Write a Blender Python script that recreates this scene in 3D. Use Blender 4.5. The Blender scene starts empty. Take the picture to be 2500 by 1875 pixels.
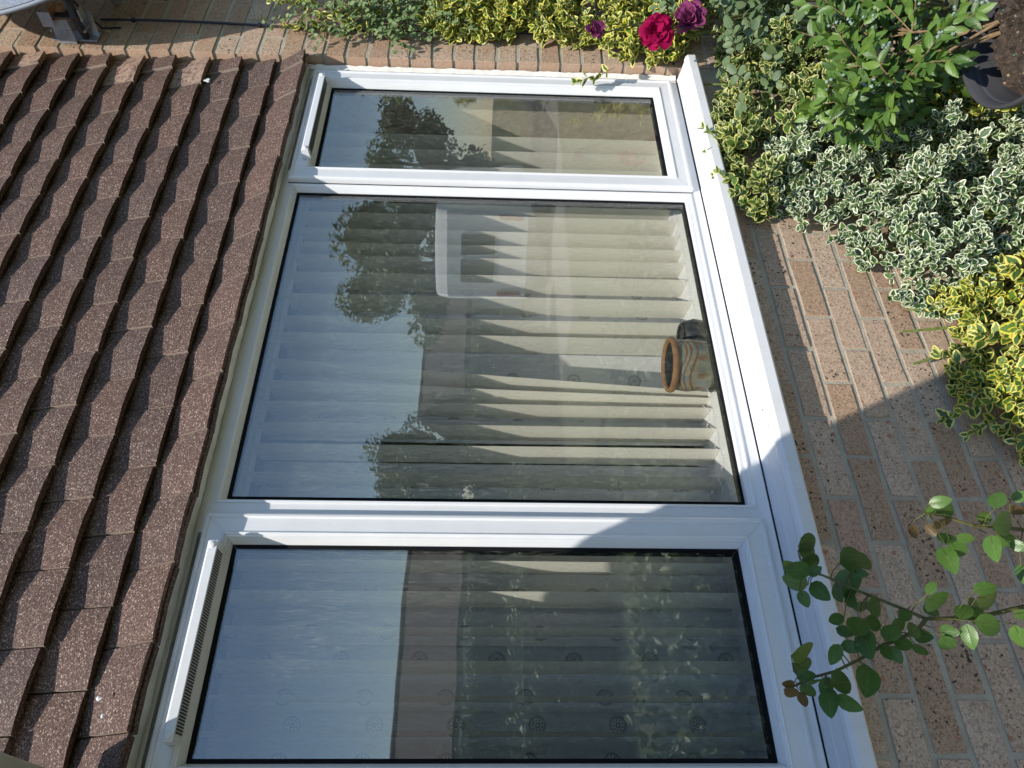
import bpy, math, random
import numpy as np
from mathutils import Matrix, Vector, Quaternion
rad = math.radians

# ------------------------------------------------------------------ camera, sky, sun, exposure
sc = bpy.context.scene
COL = sc.collection
CAM = (-0.773, -1.573, 0.606)
R_ = ((0.8186848, 0.5742019, 0.0068794), (-0.5740006, 0.8179321, 0.0388644), (0.0166892, -0.0357665, 0.9992208))
right = Vector((R_[0][0], R_[1][0], R_[2][0])); fwd = Vector((R_[0][1], R_[1][1], R_[2][1])); up = Vector((R_[0][2], R_[1][2], R_[2][2]))
cd = bpy.data.cameras.new('camera'); cam = bpy.data.objects.new('camera', cd); COL.objects.link(cam)
cx_, cy_, cz_ = -up, right, -fwd            # the phone was held on its side
cam.matrix_world = Matrix(((cx_.x, cy_.x, cz_.x, CAM[0]), (cx_.y, cy_.y, cz_.y, CAM[1]), (cx_.z, cy_.z, cz_.z, CAM[2]), (0, 0, 0, 1)))
cd.sensor_fit = 'HORIZONTAL'; cd.sensor_width = 36.0; cd.lens = 36.0 * 1860 / 2500
cd.clip_start = 0.02; cd.clip_end = 1000
sc.camera = cam

SUNV = Vector((0.481, 0.488, -1.0)).normalized()      # the way the light travels
EL = math.asin(-SUNV.z); AZ = math.atan2(-SUNV.x, -SUNV.y)
w = bpy.data.worlds.new('World'); sc.world = w; w.use_nodes = True
wn = w.node_tree; bg = wn.nodes['Background']
sky = wn.nodes.new('ShaderNodeTexSky'); sky.sky_type = 'NISHITA'; sky.sun_disc = False
sky.sun_elevation = EL; sky.sun_rotation = AZ; sky.air_density = 1.0; sky.dust_density = 0.15; sky.ozone_density = 2.6
wn.links.new(sky.outputs[0], bg.inputs[0]); bg.inputs[1].default_value = 0.138
sl = bpy.data.lights.new('sun', 'SUN'); sun = bpy.data.objects.new('sun', sl); COL.objects.link(sun)
sl.energy = 4.95; sl.angle = rad(0.53); sl.color = (1.0, 0.95, 0.87)
sun.rotation_euler = SUNV.to_track_quat('-Z', 'Y').to_euler(); sun.location = (-4, -4, 8)
sc.view_settings.view_transform = 'Standard'; sc.view_settings.look = 'None'
sc.view_settings.exposure = 0.25; sc.view_settings.gamma = 1.0; sc.view_settings.use_curve_mapping = False
sc.cycles.use_denoising = True
sc.cycles.max_bounces = 7; sc.cycles.transparent_max_bounces = 12; sc.cycles.diffuse_bounces = 3; sc.cycles.glossy_bounces = 4

# ------------------------------------------------------------------ node helpers
class N:
    def __init__(s, name):
        s.m = bpy.data.materials.new(name); s.m.use_nodes = True; s.t = s.m.node_tree
        s.p = s.t.nodes['Principled BSDF']; s.out = s.t.nodes['Material Output']
    def n(s, typ, **kw):
        nd = s.t.nodes.new(typ)
        for k, v in kw.items():
            if k.startswith('i_'):
                key = k[2:]; nd.inputs[int(key) if key.isdigit() else key.replace('_', ' ')].default_value = v
            else: setattr(nd, k, v)
        return nd
    def l(s, a, b): s.t.links.new(a, b)
    def math(s, op, a, b=None, c=None, clamp=False):
        nd = s.n('ShaderNodeMath', operation=op); nd.use_clamp = clamp
        for i, v in enumerate((a, b, c)):
            if v is None: continue
            if isinstance(v, (int, float)): nd.inputs[i].default_value = v
            else: s.l(v, nd.inputs[i])
        return nd.outputs[0]
    def ramp(s, fac, stops, interp='LINEAR'):
        nd = s.n('ShaderNodeValToRGB'); cr = nd.color_ramp; cr.interpolation = interp
        while len(cr.elements) < len(stops): cr.elements.new(0.5)
        for e, (p, c) in zip(cr.elements, stops):
            e.position = p; e.color = (*c, 1) if len(c) == 3 else c
        s.l(fac, nd.inputs[0]); return nd.outputs[0]
    def mix(s, fac, a, b, blend='MIX'):
        nd = s.n('ShaderNodeMix', data_type='RGBA', blend_type=blend)
        for i, v in ((0, fac), (6, a), (7, b)):
            if isinstance(v, (int, float)): nd.inputs[i].default_value = v
            elif isinstance(v, tuple): nd.inputs[i].default_value = (*v, 1)
            else: s.l(v, nd.inputs[i])
        return nd.outputs[2]
    def noise(s, vec, scale, detail=2, rough=.5):
        nd = s.n('ShaderNodeTexNoise', i_Scale=scale, i_Detail=detail, i_Roughness=rough)
        if vec is not None: s.l(vec, nd.inputs['Vector'])
        return nd.outputs[0]
    def vor(s, vec, scale, feature='F1', out='Distance'):
        nd = s.n('ShaderNodeTexVoronoi', feature=feature, i_Scale=scale)
        if vec is not None: s.l(vec, nd.inputs['Vector'])
        return nd.outputs[out]
    def pos(s): return s.n('ShaderNodeNewGeometry').outputs['Position']
    def bump(s, h, strength, dist):
        nd = s.n('ShaderNodeBump', i_Strength=strength, i_Distance=dist); s.l(h, nd.inputs['Height'])
        s.l(nd.outputs[0], s.p.inputs['Normal']); return nd
    def base(s, c):
        if isinstance(c, tuple): s.p.inputs['Base Color'].default_value = (*c, 1)
        else: s.l(c, s.p.inputs['Base Color'])
    def set(s, **kw):
        for k, v in kw.items(): s.p.inputs[k.replace('_', ' ')].default_value = v
        return s

def simple(name, col, rough=.6, var=.12, scale=30, bump=0.0, spec=.4, metal=0.0):
    a = N(name); nz = a.noise(a.pos(), scale, 3)
    a.base(a.ramp(nz, [(.3, tuple(c * (1 - var) for c in col)), (.7, tuple(min(1, c * (1 + var)) for c in col))]))
    a.set(Roughness=rough, Metallic=metal); a.p.inputs['Specular IOR Level'].default_value = spec
    if bump: a.bump(a.noise(a.pos(), scale * 4, 3), .5, bump)
    return a.m

# ------------------------------------------------------------------ materials
def mat_brick():
    a = N('brick'); P = a.pos(); oi = a.n('ShaderNodeObjectInfo'); rnd = oi.outputs['Random']
    face = a.ramp(rnd, [(0, (.46, .345, .265)), (.2, (.49, .38, .295)), (.34, (.40, .28, .20)), (.5, (.48, .36, .275)),
                        (.63, (.42, .285, .22)), (.76, (.495, .39, .31)), (.88, (.385, .265, .185)), (1, (.47, .355, .29))], 'CONSTANT')
    big = a.noise(P, 22, 4, .6)
    face = a.mix(a.ramp(big, [(.35, (0, 0, 0)), (.75, (1, 1, 1))]), face, a.mix(.55, face, (.36, .26, .19)))
    fine = a.noise(P, 420, 3, .7)
    face = a.mix(1.0, face, a.ramp(fine, [(.3, (.66, .64, .63)), (.47, (1.0, .99, .98)), (.6, (1.12, 1.11, 1.10)), (.8, (1.28, 1.26, 1.24))]), 'MULTIPLY')
    gr = a.n('ShaderNodeTexVoronoi', i_Scale=260.0); a.l(P, gr.inputs['Vector']); gs = a.n('ShaderNodeSeparateColor'); a.l(gr.outputs['Color'], gs.inputs[0])
    face = a.mix(1.0, face, a.ramp(gs.outputs[0], [(0, (.62, .60, .59)), (.14, (.80, .79, .78)), (.3, (1.0, 1.0, 1.0)), (.7, (1.08, 1.08, 1.07)), (1, (1.26, 1.25, 1.23))]), 'MULTIPLY')
    # iron specks
    pv = a.n('ShaderNodeVectorMath', operation='ADD'); a.l(P, pv.inputs[0])
    nz = a.n('ShaderNodeTexNoise', i_Scale=210.0, i_Detail=4.0); a.l(P, nz.inputs['Vector'])
    sub = a.n('ShaderNodeVectorMath', operation='SCALE'); sub.inputs['Scale'].default_value = .010; a.l(nz.outputs['Color'], sub.inputs[0]); a.l(sub.outputs[0], pv.inputs[1])
    sp = a.vor(pv.outputs[0], 75); dens = a.noise(P, 9, 2)
    thr = a.math('MULTIPLY', a.math('MULTIPLY', dens, .33), a.math('ADD', a.math('FRACT', a.math('MULTIPLY', rnd, 17.3)), .35))
    speck = a.math('LESS_THAN', sp, thr)
    sp2 = a.math('LESS_THAN', a.vor(pv.outputs[0], 190), a.math('MULTIPLY', thr, .95))
    face = a.mix(a.math('MULTIPLY', speck, .85), face, (.035, .028, .032))
    face = a.mix(a.math('MULTIPLY', sp2, .55), face, (.10, .075, .07))
    sp3 = a.math('LESS_THAN', a.vor(pv.outputs[0], 33), a.math('MULTIPLY', thr, .62))
    face = a.mix(a.math('MULTIPLY', sp3, .9), face, (.025, .022, .028))
    red = a.math('LESS_THAN', a.vor(pv.outputs[0], 17), .10)
    face = a.mix(a.math('MULTIPLY', red, .7), face, (.34, .13, .075))
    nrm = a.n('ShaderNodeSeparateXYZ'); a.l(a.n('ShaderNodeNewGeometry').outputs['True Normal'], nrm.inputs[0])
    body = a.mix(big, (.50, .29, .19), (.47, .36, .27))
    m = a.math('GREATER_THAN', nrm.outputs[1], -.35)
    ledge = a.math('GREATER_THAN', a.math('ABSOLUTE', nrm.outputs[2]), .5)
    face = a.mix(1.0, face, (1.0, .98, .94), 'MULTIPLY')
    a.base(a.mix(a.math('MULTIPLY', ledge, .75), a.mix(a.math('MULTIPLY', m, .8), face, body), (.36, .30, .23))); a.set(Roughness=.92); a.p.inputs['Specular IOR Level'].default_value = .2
    h = a.math('ADD', a.math('MULTIPLY', fine, .6), a.math('MULTIPLY', a.noise(P, 90, 3), .9))
    a.bump(h, .75, .0022); return a.m

def mat_mortar():
    a = N('mortar'); P = a.pos(); nz = a.noise(P, 26, 4, .65)
    a.base(a.ramp(nz, [(.25, (.34, .30, .235)), (.55, (.43, .385, .305)), (.8, (.50, .45, .36))])); a.set(Roughness=.95)
    a.p.inputs['Specular IOR Level'].default_value = .15
    a.bump(a.math('ADD', a.noise(P, 300, 3), a.noise(P, 60, 3)), .8, .003); return a.m

def mat_tile():
    a = N('clay_tile'); P = a.pos(); oi = a.n('ShaderNodeObjectInfo')
    v = a.n('ShaderNodeTexVoronoi', i_Scale=480.0); a.l(P, v.inputs['Vector'])
    sep = a.n('ShaderNodeSeparateColor'); a.l(v.outputs['Color'], sep.inputs[0])
    grain = a.ramp(sep.outputs[0], [(0, (.050, .027, .020)), (.35, (.082, .047, .036)), (.6, (.114, .068, .052)), (.8, (.165, .103, .080)), (.93, (.27, .19, .145)), (.985, (.48, .38, .30))])
    patch = a.noise(P, 7, 4, .6)
    grain = a.mix(a.ramp(patch, [(.35, (0, 0, 0)), (.7, (.75, .75, .75))]), grain, a.mix(.3, grain, (.11, .075, .062)))
    tint = a.ramp(oi.outputs['Random'], [(0, (.84, .84, .86)), (.4, (.98, .98, 1.0)), (.7, (1.06, 1.02, 1.02)), (1, (.92, .96, 1.02))])
    grain = a.mix(1.0, grain, tint, 'MULTIPLY')
    # worn tiles that have lost their granules (per-tile property)
    worn = a.n('ShaderNodeSeparateColor'); a.l(oi.outputs['Color'], worn.inputs[0])
    wmask = a.math('MULTIPLY', a.math('SUBTRACT', 1.0, worn.outputs[0]), a.ramp(a.noise(P, 60, 5, .75), [(.38, (0, 0, 0)), (.55, (1, 1, 1))]))
    col = a.mix(a.math('MULTIPLY', wmask, .85), grain, (.46, .32, .24))
    # sunlit look of the side edges, painted in as a paler colour
    g = a.n('ShaderNodeNewGeometry'); nr = a.n('ShaderNodeSeparateXYZ'); a.l(g.outputs['True Normal'], nr.inputs[0])
    side = a.math('GREATER_THAN', a.math('ABSOLUTE', nr.outputs[0]), .8)
    col = a.mix(a.math('MULTIPLY', side, .65), col, (.42, .34, .27))
    a.base(col); a.set(Roughness=.7); a.p.inputs['Specular IOR Level'].default_value = .35
    a.bump(a.math('ADD', sep.outputs[1], a.noise(P, 160, 2)), .8, .0016); return a.m

def mat_upvc(dirty=False):
    a = N('white_upvc_weathered' if dirty else 'white_upvc'); P = a.pos()
    nz = a.noise(P, 14, 4, .6); spk = a.noise(P, 240, 2)
    c = a.ramp(nz, [(.3, (.695, .70, .71)), (.7, (.735, .74, .755))])
    c = a.mix(a.ramp(spk, [(.70, (0, 0, 0)), (.78, (.3, .3, .3))]), c, (.45, .42, .36))
    ms = a.n('ShaderNodeMapping'); ms.inputs['Scale'].default_value = (70, 70, 3.5); a.l(P, ms.inputs[0])
    c = a.mix(a.ramp(a.noise(ms.outputs[0], 1.0, 4, .7), [(.52, (0, 0, 0)), (.8, (.28, .28, .28))]), c, (.58, .56, .50))
    if dirty:
        mp = a.n('ShaderNodeMapping'); mp.inputs['Scale'].default_value = (9, 9, 60); a.l(P, mp.inputs[0])
        d = a.noise(mp.outputs[0], 1.6, 4, .65)
        c = a.mix(a.ramp(d, [(.50, (0, 0, 0)), (.76, (.42, .42, .42))]), c, (.50, .47, .35))
    a.base(c); a.set(Roughness=.28); a.p.inputs['Specular IOR Level'].default_value = .5
    a.p.inputs['Coat Weight'].default_value = .15; a.p.inputs['Coat Roughness'].default_value = .12
    return a.m

def mat_glass():
    a = N('window_glass'); a.t.nodes.remove(a.p)
    P = a.pos(); gg = a.n('ShaderNodeNewGeometry'); dt = a.n('ShaderNodeVectorMath', operation='DOT_PRODUCT'); a.l(gg.outputs['Incoming'], dt.inputs[0]); a.l(gg.outputs['Normal'], dt.inputs[1])
    om = a.math('SUBTRACT', 1.0, a.math('ABSOLUTE', dt.outputs['Value'])); fres = a.math('ADD', .115, a.math('MULTIPLY', a.math('POWER', om, 4.2), .9))   # both faces of a double-glazed unit
    gl = a.n('ShaderNodeBsdfGlossy', i_Roughness=0.0); gl.inputs['Color'].default_value = (1, 1, 1, 1)
    bp = a.n('ShaderNodeBump', i_Strength=.035, i_Distance=.02); a.l(a.noise(P, 3.5, 1), bp.inputs['Height']); a.l(bp.outputs[0], gl.inputs['Normal'])
    tr = a.n('ShaderNodeBsdfTransparent'); tr.inputs['Color'].default_value = (.975, .98, .972, 1)
    mx = a.n('ShaderNodeMixShader'); a.l(fres, mx.inputs[0]); a.l(tr.outputs[0], mx.inputs[1]); a.l(gl.outputs[0], mx.inputs[2])
    # a little dust
    df = a.n('ShaderNodeBsdfDiffuse'); df.inputs['Color'].default_value = (.6, .58, .5, 1)
    mp = a.n('ShaderNodeMapping'); mp.inputs['Scale'].default_value = (60, 60, 9); mp.inputs['Rotation'].default_value = (0, .45, 0); a.l(P, mp.inputs[0])
    dm = a.ramp(a.noise(mp.outputs[0], 3.0, 6, .75), [(.52, (0, 0, 0)), (.72, (.16, .16, .16))])
    m2 = a.n('ShaderNodeMixShader'); a.l(dm, m2.inputs[0]); a.l(mx.outputs[0], m2.inputs[1]); a.l(df.outputs[0], m2.inputs[2])
    a.l(m2.outputs[0], a.out.inputs['Surface']); return a.m

def mat_leaf(name, greens, margin=None, mcol=None, trans=.20, rough=.42, young=None, vein=.25):
    """leaf colours from the leaf's own coordinates luv = (along, across, individual)"""
    a = N(name); at = a.n('ShaderNodeAttribute', attribute_name='luv'); sx = a.n('ShaderNodeSeparateXYZ'); a.l(at.outputs['Vector'], sx.inputs[0])
    t, s, r = sx.outputs[0], sx.outputs[1], sx.outputs[2]
    col = a.ramp(r, [(i / max(1, len(greens) - 1), g) for i, g in enumerate(greens)])
    cv = a.n('ShaderNodeCombineXYZ'); a.l(a.math('MULTIPLY', t, 1.8), cv.inputs[0]); a.l(s, cv.inputs[1]); a.l(a.math('MULTIPLY', r, 91.0), cv.inputs[2])
    nz = a.noise(cv.outputs[0], 2.3, 3, .6)
    col = a.mix(a.ramp(nz, [(.4, (0, 0, 0)), (.7, (.5, .5, .5))]), col, a.mix(1.0, col, (1.5, 1.35, 1.3), 'MULTIPLY'))
    ab = a.math('ABSOLUTE', s)
    if margin is not None:
        q = a.math('MULTIPLY', a.math('SUBTRACT', t, .48), 1.25); q = a.math('MULTIPLY', a.math('POWER', a.math('ABSOLUTE', q), 2.6), 2.0)
        e = a.math('ADD', a.math('ADD', ab, q), a.math('MULTIPLY', a.math('SUBTRACT', nz, .5), 1.1))
        wob = a.math('ADD', e, a.math('MULTIPLY', a.math('SUBTRACT', a.math('FRACT', a.math('MULTIPLY', r, 7.7)), .5), .34))
        mk = a.ramp(wob, [(margin - .09, (0, 0, 0)), (margin + .05, (1, 1, 1))])
        mc = a.ramp(a.math('FRACT', a.math('MULTIPLY', r, 13.1)), [(i / max(1, len(mcol) - 1), c) for i, c in enumerate(mcol)])
        col = a.mix(mk, col, mc)
    if young:
        col = a.mix(a.ramp(r, [(.80, (0, 0, 0)), (.86, (1, 1, 1))]), col, young)
    vm = a.ramp(ab, [(.0, (vein, vein, vein)), (.07, (0, 0, 0))])
    col = a.mix(vm, col, a.mix(.5, col, (.55, .6, .3)))
    a.base(col); a.set(Roughness=rough); a.p.inputs['Specular IOR Level'].default_value = .45
    sv = a.n('ShaderNodeTexWave', wave_type='BANDS', i_Scale=3.2, i_Distortion=.6); cb = a.n('ShaderNodeCombineXYZ')
    a.l(a.math('SUBTRACT', t, a.math('MULTIPLY', ab, .3)), cb.inputs[0]); a.l(cb.outputs[0], sv.inputs['Vector'])
    a.bump(sv.outputs['Color'], .18, .002)
    tb = a.n('ShaderNodeBsdfTranslucent'); a.l(a.mix(1.0, col, (1.15, 1.2, .55), 'MULTIPLY'), tb.inputs['Color'])
    mx = a.n('ShaderNodeMixShader', i_0=trans); a.l(a.p.outputs[0], mx.inputs[1]); a.l(tb.outputs[0], mx.inputs[2]); a.l(mx.outputs[0], a.out.inputs['Surface'])
    return a.m

def mat_fabric(name, col, trans, med=False):
    a = N(name); at = a.n('ShaderNodeAttribute', attribute_name='luv'); sx = a.n('ShaderNodeSeparateXYZ'); a.l(at.outputs['Vector'], sx.inputs[0])
    u, v, r = sx.outputs[0], sx.outputs[1], sx.outputs[2]          # metres across, metres up, individual
    P = a.pos(); mp = a.n('ShaderNodeMapping'); mp.inputs['Scale'].default_value = (240, 240, 26); a.l(P, mp.inputs[0])
    c = a.ramp(a.noise(mp.outputs[0], 1, 3), [(.3, tuple(x * .94 for x in col)), (.7, tuple(x * 1.05 for x in col))])
    if med:
        vv = a.math('SUBTRACT', a.math('MODULO', a.math('ADD', a.math('ADD', v, a.math('MULTIPLY', r, .19)), 1.9), .19), .095)
        uu = a.math('SUBTRACT', u, .036)
        d = a.math('SQRT', a.math('ADD', a.math('MULTIPLY', uu, uu), a.math('MULTIPLY', vv, vv)))
        ang = a.math('ARCTAN2', vv, uu)
        teeth = a.math('GREATER_THAN', a.math('SINE', a.math('MULTIPLY', ang, 34)), -.35)
        ring = a.math('MULTIPLY', a.math('LESS_THAN', a.math('ABSOLUTE', a.math('SUBTRACT', d, .0195)), .0016), teeth)
        ring2 = a.math('LESS_THAN', a.math('ABSOLUTE', a.math('SUBTRACT', d, .0165)), .0007)
        petals = a.math('MULTIPLY', a.math('LESS_THAN', a.math('ABSOLUTE', a.math('SUBTRACT', d, .0112)), .0022), a.math('GREATER_THAN', a.math('SINE', a.math('MULTIPLY', ang, 9)), .35))
        core = a.math('LESS_THAN', a.math('ABSOLUTE', a.math('SUBTRACT', d, .0045)), .0014)
        mk = a.math('MULTIPLY', a.math('ADD', a.math('ADD', ring, ring2), a.math('ADD', petals, core), clamp=True), .8)
        c = a.mix(mk, c, tuple(x * .10 for x in col))
    a.base(c); a.set(Roughness=.9); a.p.inputs['Specular IOR Level'].default_value = .1
    tb = a.n('ShaderNodeBsdfTranslucent'); a.l(c, tb.inputs['Color'])
    mx = a.n('ShaderNodeMixShader', i_0=trans); a.l(a.p.outputs[0], mx.inputs[1]); a.l(tb.outputs[0], mx.inputs[2]); a.l(mx.outputs[0], a.out.inputs['Surface'])
    return a.m

def mat_pot():
    a = N('glazed_pot'); tc = a.n('ShaderNodeTexCoord'); ob = tc.outputs['Object']
    sx = a.n('ShaderNodeSeparateXYZ'); a.l(ob, sx.inputs[0]); ang = a.math('ARCTAN2', sx.outputs[1], sx.outputs[0]); z = sx.outputs[2]
    nz = a.noise(ob, 22, 4)
    c = a.ramp(nz, [(.3, (.10, .12, .11)), (.5, (.25, .24, .17)), (.66, (.14, .20, .23)), (.85, (.30, .24, .13))])
    wv = a.math('ADD', z, a.math('MULTIPLY', a.math('SINE', a.math('MULTIPLY', ang, 3.0)), .010))
    for z0, wd in ((.112, .0022), (.100, .0022), (.083, .003)):
        c = a.mix(a.math('LESS_THAN', a.math('ABSOLUTE', a.math('SUBTRACT', wv, z0)), wd), c, (.20, .09, .035))
    zz = a.math('SUBTRACT', z, .058); lf = a.math('GREATER_THAN', a.math('SINE', a.math('MULTIPLY', ang, 9.0)), a.math('ADD', .55, a.math('MULTIPLY', a.math('MULTIPLY', zz, zz), 1500.0)))
    c = a.mix(a.math('MULTIPLY', lf, .7), c, (.22, .11, .04))
    a.base(c); a.set(Roughness=.18); a.bump(a.noise(ob, 40, 3), .4, .003); return a.m

M = dict(brick=mat_brick(), mortar=mat_mortar(), tile=mat_tile(), upvc=mat_upvc(), upvc_d=mat_upvc(True), glass=mat_glass(), glazed=mat_pot())
M['gasket'] = simple('black_gasket', (.008, .009, .011), .8, .1, 30, 0, .08)
M['seal'] = simple('white_sealant', (.78, .76, .71), .6, .08, 60, .002)
M['seal_d'] = simple('dirty_sealant', (.80, .795, .76), .7, .12, 24, .003)
M['terra'] = simple('terracotta', (.27, .14, .065), .75, .2, 40, .001)
M['dark'] = simple('dark_plastic_and_shade', (.035, .037, .040), .5, .2, 30)
M['rubber'] = simple('black_cable', (.012, .013, .018), .4, .1)
M['pot'] = simple('grey_plastic', (.05, .05, .055), .5, .12, 12)
M['metal'] = simple('galvanised_metal', (.42, .45, .48), .38, .15, 20, 0, .5, .6)
M['rust'] = simple('rusty_metal', (.30, .15, .06), .8, .4, 60, .001)
M['dish'] = simple('dish_grey', (.30, .33, .38), .5, .1, 14)
M['canopy'] = simple('canopy_paint', (.42, .41, .35), .6, .1, 10)
M['white'] = simple('white_paint', (.78, .78, .76), .55, .05)
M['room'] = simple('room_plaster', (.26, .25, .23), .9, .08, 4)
M['chain'] = simple('white_chain', (.8, .8, .78), .4, .05)
M['fabric'] = mat_fabric('blind_fabric', (.93, .90, .79), .10)
M['voile'] = mat_fabric('patterned_fabric', (.74, .735, .70), .2, True)
M['stem'] = simple('green_stem', (.16, .20, .05), .6, .25, 60)
M['twig'] = simple('brown_twig', (.20, .13, .065), .8, .3, 60, .001)
M['rstem'] = simple('rose_stem', (.085, .085, .028), .5, .35, 18)
M['euoY'] = mat_leaf('golden_variegated_leaf', [(.030, .072, .018), (.055, .12, .024), (.11, .20, .03)], .62, [(.66, .56, .075), (.74, .66, .20), (.60, .55, .05), (.76, .72, .32)])
M['euoG'] = mat_leaf('dark_golden_leaf', [(.024, .060, .018), (.042, .095, .022), (.085, .17, .03)], .74, [(.56, .52, .13), (.66, .63, .30), (.46, .46, .09)])
M['euoW'] = mat_leaf('silver_variegated_leaf', [(.022, .062, .026), (.040, .095, .034), (.085, .17, .04)], .71, [(.72, .75, .55), (.80, .82, .66), (.62, .68, .38)])
M['clim'] = mat_leaf('small_oval_leaf', [(.10, .17, .055), (.14, .215, .08), (.17, .25, .09)], rough=.5)
M['blue'] = mat_leaf('blueberry_leaf', [(.050, .105, .020), (.078, .155, .026), (.125, .215, .036)], rough=.36)
M['roseG'] = mat_leaf('grey_green_rose_leaf', [(.075, .125, .055), (.10, .155, .07), (.125, .18, .075)], rough=.45)
M['rose'] = mat_leaf('rose_leaf', [(.055, .125, .03), (.075, .16, .035), (.13, .24, .045)], rough=.3, young=(.13, .085, .035), trans=.35)
M['core'] = simple('hedge_core', (.018, .026, .012), .9, .2, 12)
M['hedge'] = mat_leaf('hedge_leaf', [(.035, .075, .02), (.055, .11, .025), (.09, .14, .03)])
def mat_petal(name, c0, c1):
    a = N(name); at = a.n('ShaderNodeAttribute', attribute_name='luv'); sx = a.n('ShaderNodeSeparateXYZ'); a.l(at.outputs['Vector'], sx.inputs[0])
    c = a.mix(a.ramp(a.math('ADD', sx.outputs[0], a.math('MULTIPLY', sx.outputs[2], .4)), [(.2, (0, 0, 0)), (1.2, (1, 1, 1))]), c0, c1)
    a.base(c); a.set(Roughness=.75); a.p.inputs['Specular IOR Level'].default_value = .15
    tb = a.n('ShaderNodeBsdfTranslucent'); a.l(c, tb.inputs['Color']); mx = a.n('ShaderNodeMixShader', i_0=.3)
    a.l(a.p.outputs[0], mx.inputs[1]); a.l(tb.outputs[0], mx.inputs[2]); a.l(mx.outputs[0], a.out.inputs['Surface']); return a.m
M['petal'] = mat_petal('crimson_petal', (.15, .001, .025), (.34, .003, .065))
M['petal2'] = mat_petal('faded_purple_petal', (.11, .008, .05), (.26, .05, .15))
M['berry'] = simple('unripe_berry', (.20, .27, .21), .5, .25, 90)
def mat_soil():
    a = N('potting_soil'); P = a.pos(); nz = a.noise(P, 45, 5, .7)
    c = a.ramp(nz, [(.3, (.018, .012, .008)), (.55, (.07, .048, .032)), (.75, (.15, .10, .065))])
    c = a.mix(a.math('LESS_THAN', a.vor(P, 48), .16), c, (.32, .23, .15)); c = a.mix(a.math('LESS_THAN', a.vor(P, 27), .085), c, (.06, .26, .20))
    a.base(c); a.set(Roughness=.95); a.bump(nz, 1.0, .02); return a.m
M['soil'] = mat_soil()

# ------------------------------------------------------------------ object helpers
def link(o, parent=None, **props):
    COL.objects.link(o)
    if parent is not None: o.parent = parent
    for k, v in props.items(): o[k] = v
    return o
def thing(name, label, cat, loc=(0, 0, 0), group=None):
    o = bpy.data.objects.new(name, None); o.location = loc; o.empty_display_size = .05
    link(o, None, label=label, category=cat)
    if group: o['group'] = group
    return o
def me(name, verts, faces, mat=None, smooth=False, luv=None):
    m = bpy.data.meshes.new(name)
    m.from_pydata([tuple(v) for v in verts], [], [tuple(f) for f in faces])
    if mat is not None: m.materials.append(mat)
    if smooth: m.polygons.foreach_set('use_smooth', [True] * len(m.polygons))
    if luv is not None:
        at = m.attributes.new('luv', 'FLOAT_VECTOR', 'POINT'); at.data.foreach_set('vector', np.asarray(luv, dtype=np.float32).ravel())
    m.update(); return m
def ob(name, mesh, parent=None, loc=(0, 0, 0), **props):
    o = bpy.data.objects.new(name, mesh); o.location = loc
    return link(o, parent, **props)
class MB:
    """collects shapes into one mesh"""
    def __init__(s): s.v = []; s.f = []
    def add(s, v, f):
        b = len(s.v); s.v += [tuple(p) for p in v]; s.f += [tuple(b + i for i in q) for q in f]; return s
    def box(s, x0, x1, y0, y1, z0, z1):
        return s.add([(x0, y0, z0), (x1, y0, z0), (x1, y1, z0), (x0, y1, z0), (x0, y0, z1), (x1, y0, z1), (x1, y1, z1), (x0, y1, z1)],
                     [(0, 3, 2, 1), (4, 5, 6, 7), (0, 1, 5, 4), (1, 2, 6, 5), (2, 3, 7, 6), (3, 0, 4, 7)])
    def tube(s, pts, r, n=6, cap=True):
        pts = [Vector(p) for p in pts]; rr = r if isinstance(r, (list, tuple)) else [r] * len(pts)
        b = len(s.v); ref = Vector((.31, .2, .93))
        for i, p in enumerate(pts):
            d = (pts[min(i + 1, len(pts) - 1)] - pts[max(i - 1, 0)]).normalized()
            a = d.cross(ref); a = a.normalized() if a.length > 1e-4 else d.orthogonal().normalized(); c = d.cross(a)
            for k in range(n):
                t = 2 * math.pi * k / n; s.v.append(tuple(p + (a * math.cos(t) + c * math.sin(t)) * rr[i]))
        for i in range(len(pts) - 1):
            for k in range(n):
                k2 = (k + 1) % n; s.f.append((b + i * n + k, b + i * n + k2, b + (i + 1) * n + k2, b + (i + 1) * n + k))
        if cap:
            s.f.append(tuple(b + k for k in range(n - 1, -1, -1))); e = b + (len(pts) - 1) * n; s.f.append(tuple(e + k for k in range(n)))
        return s
    def lathe(s, prof, n=32, c=(0, 0, 0)):
        b = len(s.v)
        for r, z in prof:
            for k in range(n):
                t = 2 * math.pi * k / n; s.v.append((c[0] + r * math.cos(t), c[1] + r * math.sin(t), c[2] + z))
        for i in range(len(prof) - 1):
            for k in range(n):
                k2 = (k + 1) % n; s.f.append((b + i * n + k, b + i * n + k2, b + (i + 1) * n + k2, b + (i + 1) * n + k))
        return s
    def prism(s, prof_yz, x0, x1):
        n = len(prof_yz); b = len(s.v)
        s.v += [(x0, y, z) for y, z in prof_yz] + [(x1, y, z) for y, z in prof_yz]
        for i in range(n): j = (i + 1) % n; s.f.append((b + i, b + j, b + n + j, b + n + i))
        s.f.append(tuple(b + i for i in range(n - 1, -1, -1))); s.f.append(tuple(b + n + i for i in range(n))); return s
    def mesh(s, name, mat, smooth=False): return me(name, s.v, s.f, mat, smooth)
    def ob(s, name, mat, parent=None, smooth=False, loc=(0, 0, 0), **props): return ob(name, s.mesh(name, mat, smooth), parent, loc, **props)
def bevel(o, wdt, seg=2):
    m = o.modifiers.new('bevel', 'BEVEL'); m.width = wdt; m.segments = seg; m.limit_method = 'ANGLE'; m.angle_limit = rad(35); return o
RG = random.Random(11)
G0 = -1.0                                                     # ground level

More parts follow.
